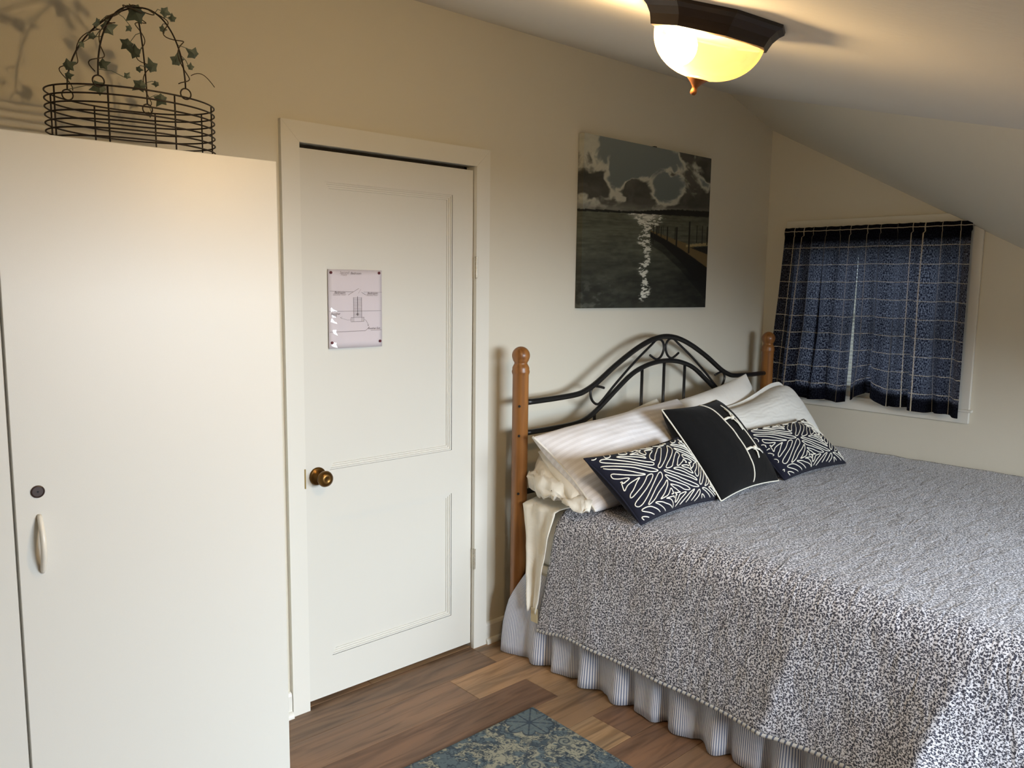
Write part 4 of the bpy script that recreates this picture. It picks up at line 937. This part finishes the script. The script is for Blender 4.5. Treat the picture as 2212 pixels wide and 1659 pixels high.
# cream pillow at the back left
q = ((2.205, 2.060, 0.700), (3.10, 2.12, 0.690), (3.06, 2.345, 1.012), (2.265, 2.325, 0.865))
ev, _ = pillow_eval(*q, 0.15, pinch=0.02, seed=3, wr=0.010); cp = pillow_mesh('pillow', ev, M_cream, None, ORG(q[0], q[1]))
tag(cp, 'cream pillow tucked behind the white striped pillow at left', 'pillow', 'pillows along the headboard')
# open end of its case lying on the quilt
P = np.zeros((26, 14, 3)); uvp = np.zeros((26, 14, 2))
for i in range(26):
    for j in range(14):
        a = i / 25; c_ = j / 13
        p = ev(np.array(0.03 + 0.0 * a), np.array(a), 1.0)
        base = np.array((2.325 - 0.05 * math.sin(a * 3.14), 2.345 - 0.310 * a, 0.855 - 0.135 * a))
        P[i, j] = base + np.array((-0.095 * c_ - 0.03 * math.sin(c_ * 3.1) * (1 - a), -0.03 * c_ * a, -0.13 * c_ * (1 - 0.7 * a) + 0.016 * math.sin(c_ * 9 + a * 8) * (0.5 + 0.5 * c_)))
        P[i, j, 2] = max(P[i, j, 2], 0.678); uvp[i, j] = (a * 0.4, c_ * 0.12)
_a, _c = uvp[..., 0] / 0.4, uvp[..., 1] / 0.12
P = P + np.stack([-(fbm(_a * 6, _c * 4, 4, 51) - 0.5) * 0.05, (fbm(_a * 6 + 9, _c * 4, 4, 52) - 0.5) * 0.05, np.abs(fbm(_a * 7, _c * 5 + 4, 4, 53) - 0.5) * 0.10], -1) * (0.3 + _c[..., None])
P[..., 1] = np.minimum(P[..., 1], 2.347 - 0.01 * _c); P[..., 2] = np.maximum(P[..., 2], 0.680)
o = grid_obj('case_opening', P, M_cream, cp, None, uvp); so = o.modifiers.new('thickness', 'SOLIDIFY'); so.thickness = 0.003
# white striped pillow front left
q = ((2.240, 1.985, 0.690), (3.15, 2.01, 0.690), (3.150, 2.290, 1.008), (2.205, 2.300, 0.935))
ev, _ = pillow_eval(*q, 0.235, seed=11, wr=0.013, pinch=0.045); wp = pillow_mesh('pillow', ev, M_white, None, ORG(q[0], q[1]))
tag(wp, 'plump white striped pillow at left, zip along its near end', 'pillow', 'pillows along the headboard')
tube_on(ev, [(0.0, t) for t in np.linspace(0, 1, 30)], 0.0045, 'zip_edge', M_plain, wp, off=0.004)
# plain pillow back right
q = ((2.95, 2.14, 0.690), (3.90, 2.14, 0.690), (3.815, 2.335, 1.082), (2.98, 2.345, 0.965))
ev, _ = pillow_eval(*q, 0.13, seed=21, wr=0.010); pp = pillow_mesh('pillow', ev, M_plain, None, ORG(q[0], q[1]))
tag(pp, 'plain white pillow peaking behind the quilted sham at right', 'pillow', 'pillows along the headboard')
# quilted sham front right
q = ((3.06, 2.00, 0.690), (4.14, 1.985, 0.685), (4.10, 2.175, 0.935), (3.02, 2.225, 0.960))
ev0, _ = pillow_eval(*q, 0.20, seed=31, wr=0.007, flange=0.09, pinch=0.03)
def ev(u, v, side=1.0, off=0.0):
    p = ev0(u, v, side, off); u = np.asarray(u, float); v = np.asarray(v, float)
    p[..., 2] += 0.105 * np.exp(-((u - 0.84) / np.where(u < 0.84, 0.30, 0.10)) ** 2) * v ** 1.5
    p[..., 1] += 0.03 * np.exp(-((u - 0.84) / 0.2) ** 2) * v ** 1.5
    return p
sp_ = pillow_mesh('pillow', ev, M_sham, None, ORG(q[0], q[1]), size=(1.0, 0.5))
tag(sp_, 'white quilted sham with wide flange leaning at right', 'pillow', 'pillows along the headboard')

def meander(W, H, cw, ch, ou, ov, nst, mirror=False):
    """zigzag cord filling rectangular cells, stroke direction alternating from cell to cell"""
    paths = []
    for i in range(-1, int(W / cw) + 2):
        for j in range(-1, int(H / ch) + 2):
            cx_, cy_ = ou + (i + 0.5) * cw, ov + (j + 0.5) * ch
            sg = 1 if (i + j) % 2 == 0 else -1
            d = np.array((cw, sg * ch)); d /= np.linalg.norm(d); nn_ = np.array((-d[1], d[0]))
            ext = abs(nn_[0]) * cw / 2 + abs(nn_[1]) * ch / 2
            pts = []; fl = 0
            for k in range(nst):
                o_ = -ext + (k + 0.5) * 2 * ext / nst; c_ = np.array((cx_, cy_)) + nn_ * o_
                lo_, hi_ = -1e9, 1e9
                for ax, half, cc in ((0, cw / 2, cx_), (1, ch / 2, cy_)):
                    t0, t1 = ((cc - half) - c_[ax]) / d[ax], ((cc + half) - c_[ax]) / d[ax]
                    lo_, hi_ = max(lo_, min(t0, t1)), min(hi_, max(t0, t1))
                g_ = 0.006
                if hi_ - lo_ < 0.016: continue
                a, e_ = c_ + d * (lo_ + g_), c_ + d * (hi_ - g_)
                if fl: a, e_ = e_, a
                fl ^= 1
                for t in (0.0, 0.25, 0.5, 0.75, 1.0): pts.append(a + (e_ - a) * t + nn_ * 0.0035 * math.sin(t * 5.0 + k * 1.3 + i * 2.1) + d * 0.007 * math.sin(k * 2.7 + j))
            if len(pts) < 4: continue
            for _ in range(2):           # round the turns
                q_ = [pts[0]]
                for a, e_ in zip(pts, pts[1:]): q_ += [a * 0.75 + e_ * 0.25, a * 0.25 + e_ * 0.75]
                pts = q_ + [pts[-1]]
            run = []
            for p in pts:
                if 0.006 < p[0] < W - 0.006 and 0.006 < p[1] < H - 0.006: run.append((p[0] / W, p[1] / H))
                else:
                    if len(run) > 3: paths.append(run)
                    run = []
            if len(run) > 3: paths.append(run)
    return paths
def pattern_cushion(q, T_, seed, label, ou, ov):
    ev, _ = pillow_eval(*q, T_, seed=seed, wr=0.005, pinch=0.075, pw=2.4)
    c = pillow_mesh('cushion', ev, M_navy, None, ORG(q[0], q[1]), size=(0.52, 0.33))
    tag(c, label, 'cushion', 'navy cushions with ivory cord squiggles')
    bb = B()
    for path in meander(0.52, 0.34, 0.185, 0.128, ou, ov, 11):
        p = np.array(path); X = ev(p[:, 0], p[:, 1], 1.0, 0.0012); bb.tube([tuple(v) for v in X], 0.0022, 5)
    tag(bb.build('cord_pattern', M_cord, c, smooth=True), 'raised ivory cord meanders')
    tube_on(ev, border(), 0.004, 'edge_piping', M_navy, c, off=-0.0015, closed=True)
    return c
pattern_cushion(((2.265, 1.785, 0.684), (2.785, 1.810, 0.684), (2.690, 1.945, 0.928), (2.150, 1.965, 0.912)), 0.18, 41, 'navy cushion with ivory cord squiggles left of the black cushion', 0.003, 0.058)
pattern_cushion(((3.305, 1.800, 0.684), (3.865, 1.785, 0.684), (3.745, 1.955, 0.892), (3.225, 2.010, 0.885)), 0.165, 53, 'navy cushion with ivory cord squiggles right of the black cushion', 0.02, 0.06)
# black cushion with ties
q = ((2.760, 1.775, 0.686), (3.260, 1.805, 0.686), (3.150, 2.075, 1.030), (2.700, 2.040, 1.030))
ev, nb = pillow_eval(*q, 0.175, seed=61, wr=0.004, pinch=0.06); bcu = pillow_mesh('cushion', ev, M_black, None, ORG(q[0], q[1]), size=(0.46, 0.46))
tag(bcu, 'black square cushion with ivory piping and two bow ties', 'cushion')
tube_on(ev, border(), 0.0035, 'edge_piping', M_pipe, bcu, closed=True)
tube_on(ev, [(0.50 + 0.04 * math.sin(t * 3.1), t) for t in np.linspace(0.02, 0.98, 50)], 0.0030, 'seam_piping', M_pipe, bcu, off=0.001)
tube_on(ev, [(0.745 + 0.02 * math.sin(t * 3.1), t) for t in np.linspace(0.30, 0.90, 40)], 0.0026, 'seam_piping', M_pipe, bcu, off=0.001)
def bow(u0, v0, flip):
    bb = B(); K = lambda du, dv, h: tuple(ev(np.array(u0 + du), np.array(v0 + dv), 1.0, h))
    bb.tube([K(-0.115, 0.005, .003), K(-0.05, 0.012, .008), K(0, 0, .010)], [0.0060, 0.0060, 0.0040], 6, flat=0.3, up=tuple(nb))
    bb.tube([K(0.105, 0.0, .003), K(0.05, 0.012, .008), K(0, 0, .010)], [0.0055, 0.0055, 0.0040], 6, flat=0.3, up=tuple(nb))
    for (du, dv) in (((0.05, 0.125), (0.045, -0.155)) if flip == 0 else ((0.135, -0.06), (0.005, -0.11))):
        bb.tube([K(0, 0, .010), K(du * 0.5, dv * 0.5, .013), K(du, dv, .006)], [0.0040, 0.0062, 0.0066], 6, flat=0.3, up=tuple(nb))
    bb.ball(K(0, 0, 0.010), 0.0095, 12, 8)
    bb.build('bow_tie', M_pipe, bcu, smooth=True)
bow(0.655, 0.71, 0); bow(0.655, 0.33, 1)

# ------------------------------------------------------------------ rug
def rug_rgb(X, Y):
    """X, Y metres from the far right corner, growing left and towards the viewer"""
    wx = X + 0.030 * (fbm(X * 9, Y * 9, 3, 1) - 0.5); wy = Y + 0.030 * (fbm(X * 9 + 7, Y * 9, 3, 2) - 0.5)
    f1 = fbm(wx * 26, wy * 26, 3, 5); f2 = fbm(wx * 50, wy * 50, 3, 9); f3 = fbm(wx * 7, wy * 7, 3, 13)
    cream = np.array([150, 148, 130.]); slate = np.array([94, 107, 112.]); dark = np.array([60, 69, 78.])
    k = sst(0.45, 0.50, f1 * 0.6 + f2 * 0.4 + 0.25 * (f3 - 0.5))
    img = slate * (1 - k[..., None]) + cream * k[..., None]
    ln = np.minimum(np.abs(f1 - 0.47), np.abs(f1 - 0.56)); ln = np.minimum(ln, np.abs(f1 - 0.40)); img = img + (dark - img) * (1 - sst(0.008, 0.020, ln))[..., None]
    ln = np.abs(f2 - 0.5); img = img + (dark - img) * (0.75 * (1 - sst(0.012, 0.026, ln)))[..., None]
    dotm = sst(0.60, 0.66, fbm(X * 75, Y * 75, 2, 17)) * sst(0.45, 0.55, f3); img = img + (dark - img) * (0.7 * dotm)[..., None]
    for (cx_, cy_, R_, n_) in ((0.085, 0.075, 0.095, 8), (0.46, 0.20, 0.070, 7), (0.12, 0.37, 0.060, 7), (0.33, 0.36, 0.085, 9), (0.56, 0.44, 0.070, 8)):
        kx_ = 0 if n_ == 8 else 1; dx_, dy_ = X - cx_ + kx_ * (wx - X) * 3.2, (Y - cy_) * (1 - 0.25 * kx_) + kx_ * (wy - Y) * 3.2; r_ = np.hypot(dx_, dy_); a = np.arctan2(dy_, dx_)
        pet = R_ * (0.62 + 0.30 * np.abs(np.cos(a * n_ / 2)) ** 0.7 + 0.06 * np.cos(a * 3 + cx_ * 9))
        ins = sst(0, 0.004, pet - r_)
        body = slate if n_ == 8 else (slate * 0.75 + dark * 0.25)
        img = img + (body - img) * (ins * 0.9)[..., None]
        img = img + (dark - img) * (1 - sst(0.002, 0.0045, np.abs(r_ - pet)))[..., None]
        vein = 1 - sst(0.0015, 0.0035, np.abs(np.sin(a * n_ / 2)) * r_ / n_ * 2); img = img + (dark - img) * (vein * ins * 0.9)[..., None]
        for fr_ in (0.45, 0.72):
            p2 = pet * fr_; m_ = (1 - sst(0.0015, 0.004, np.abs(r_ - p2))) * ins; img = img + (cream * 0.9 - img) * (m_ * (0.45 if kx_ else 0.25))[..., None]
        hub = sst(0, 0.003, R_ * 0.12 - r_); img = img + (dark * 1.1 - img) * hub[..., None]
    for (cx_, cy_, s0) in ((0.24, 0.27, -1), (0.07, 0.24, 1)):
        dx_, dy_ = X - cx_, Y - cy_; r_ = np.hypot(dx_, dy_); a = np.arctan2(dy_, dx_) * s0
        sp2 = np.abs(((r_ / 0.016 - a / (2 * math.pi)) % 1.0) - 0.5) * 0.016
        m_ = (1 - sst(0.0015, 0.0035, sp2)) * (1 - sst(0.026, 0.030, r_)); bgm = 1 - sst(0.028, 0.032, r_)
        img = img + (cream - img) * (bgm * 0.6)[..., None]; img = img + (dark - img) * (m_ * 0.9)[..., None]
    edge = np.minimum(X, Y); img = img + (slate * 0.9 - img) * (1 - sst(0.004, 0.007, edge))[..., None]
    return np.clip(img * (0.94 + 0.12 * fbm(X * 300, Y * 300, 2, 23))[..., None], 10, 230)
xs = np.concatenate([np.arange(0, 0.62, 0.0026), np.arange(0.62, 1.15, 0.010)]); ys = np.concatenate([np.arange(0, 0.52, 0.0026), np.arange(0.52, 1.7, 0.012)])
XX, YY = np.meshgrid(xs, ys, indexing='ij')
RC = (1.950, 2.008); ra = math.radians(1.6)
hgt = 0.0075 - 0.006 * np.exp(-np.minimum(XX, YY) / 0.003)
P = np.stack([RC[0] - XX * math.cos(0) - YY * math.sin(ra), RC[1] - YY * math.cos(ra) - 0.0 * XX, hgt], -1)
rug = grid_obj('rug', P[::-1], M_rug, None, (1.4, 1.2, 0.0), None, s2l(rug_rgb(XX, YY))[::-1], smooth=False)
tag(rug, 'slate blue and cream damask rug on the plank floor', 'rug')
B().prism([(RC[0] - 0.001, RC[1] - 0.001), (RC[0] - xs[-1], RC[1] - 0.001), (RC[0] - xs[-1] - ys[-1] * math.sin(ra), RC[1] - ys[-1]), (RC[0] - 0.001 - ys[-1] * math.sin(ra), RC[1] - ys[-1])], 2, 0.0004, 0.0012).build('backing', M_dark, rug)
